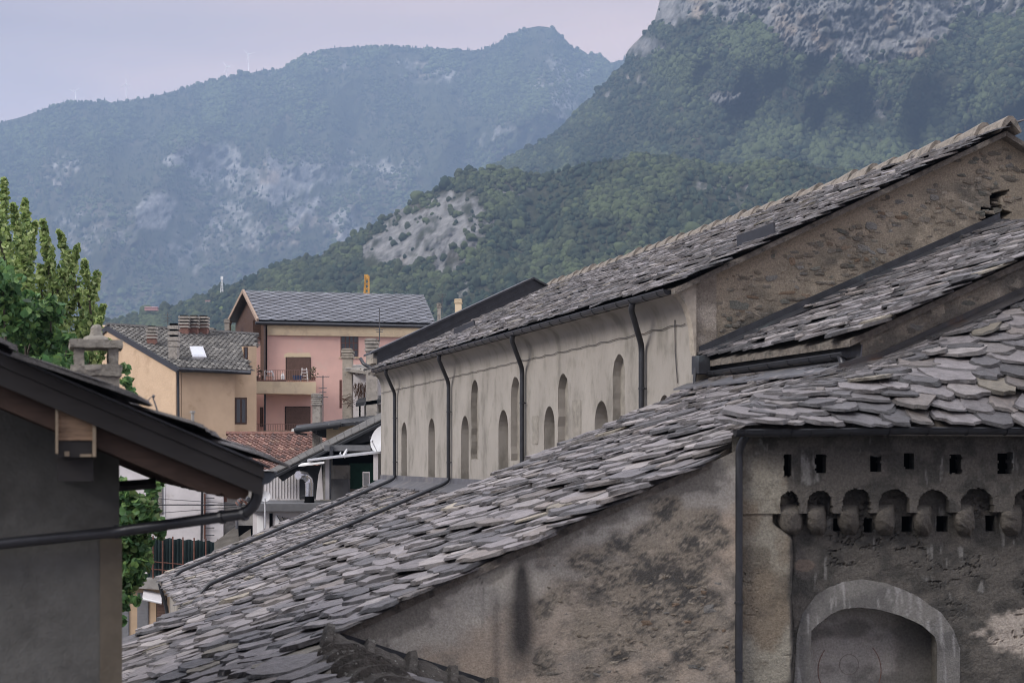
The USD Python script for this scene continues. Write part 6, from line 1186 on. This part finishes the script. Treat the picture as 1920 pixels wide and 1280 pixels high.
# broad-leaved darker tree in front of it
YB = 27.; rg = rng_of(102); root = at(-10, 1200, YB); root[2] = -H0; ctrs = []
for x, y, r in ((5, 535, 40), (45, 575, 36), (-20, 520, 50), (20, 600, 55), (70, 600, 45), (95, 580, 28), (60, 650, 55), (100, 650, 40), (0, 660, 60), (120, 690, 32), (85, 700, 40), (130, 640, 16), (-50, 580, 60), (140, 700, 24), (150, 670, 16)): ctrs.append((at(x, y, YB + rg.uniform(-1.2, 1.2)), r / F * YB))
ms, axes = branchy(root, [c for c, r in ctrs], rg, r0=.2, sway=.2); t2 = thing('broadleaf_tree', 'dark green broad leaved tree just behind the near slate roof', 'tree', root); part(t2, 'trunk', cat_([tube([root, root + [0, 0, 5.5]], [.26, .2], 10)] + ms), 'bark', smooth=50)
pts = []
for c, r in ctrs:
    for _ in range(int(430 * r / .5 * r / .5)): d = rg.normal(0, 1, 3); d /= np.linalg.norm(d); pts.append(c + d * r * rg.random() ** .45 * [1, 1, .9])
pts = np.array(pts); DG = [(.07, .15, .055), (.105, .2, .07), (.05, .105, .045), (.15, .25, .075)]
front = np.argsort(pts[:, 1] + rg.normal(0, .1, len(pts)))[:150]; rest = np.setdiff1d(np.arange(len(pts)), front)
m, C = leaves(pts[rest], .14, DG, rg, up=.0); crown = part(t2, 'crown', m, 'leaf', paint=C, kind='stuff')
def single_leaves(parent, P, size, col, rg):
    for p in P: m, C = leaves([p], size, col, rg, up=-.1); part(parent, 'leaf', m, 'leaf', paint=C)
single_leaves(crown, pts[front], .16, DG, rg)
# the climbing shrub under the eaves
YC = 21.; rg = rng_of(103); root = at(228, 1300, YC); root[2] = -H0; ctrs = []
for x, y, r in ((255, 965, 42), (238, 990, 34), (240, 1020, 34), (258, 1015, 30), (240, 1075, 28), (255, 1060, 24), (232, 940, 28), (280, 935, 18), (250, 1000, 30), (240, 1050, 26), (265, 1040, 22), (235, 1100, 22), (232, 1130, 14), (262, 1085, 12), (228, 1165, 8), (295, 985, 16), (300, 1000, 10), (285, 912, 12), (228, 905, 12), (300, 905, 7), (255, 1125, 8), (238, 715, 10), (246, 735, 9), (243, 750, 7), (232, 690, 9), (252, 760, 5)): ctrs.append((at(x, y, YC + rg.uniform(-.4, .4)), r / F * YC))
ms, axes = branchy(root, [c for c, r in ctrs], rg, r0=.025, sway=.12); _c = [c for c, r in ctrs]; ms = [tube(bend([a, (a + b) / 2 + rg.normal(0, .05, 3), b], .1), .007, 4) for a, b in zip(_c[:12], _c[1:13])]; t3 = thing('climbing_shrub', 'climbing shrub with large heart leaves between the near house and the slate roof', 'shrub', root); part(t3, 'trunk', cat_([tube([root, root + [0, 0, 4.]], [.04, .02], 8)] + ms), 'bark', smooth=50)
pts = np.array([c + d / np.linalg.norm(d) * r * rg.random() ** .45 for c, r in ctrs for d in rg.normal(0, 1, (int(10 + 260 * r * r / .06), 3)) if True])
front = rg.permutation(len(pts))[:140]; rest = np.setdiff1d(np.arange(len(pts)), front); m, C = leaves(pts[rest], .11, DG + [(.09, .13, .045)], rg, up=-.2); crown = part(t3, 'foliage', m, 'leaf', paint=C, kind='stuff'); single_leaves(crown, pts[front], .115, DG + [(.1, .15, .05)], rg)
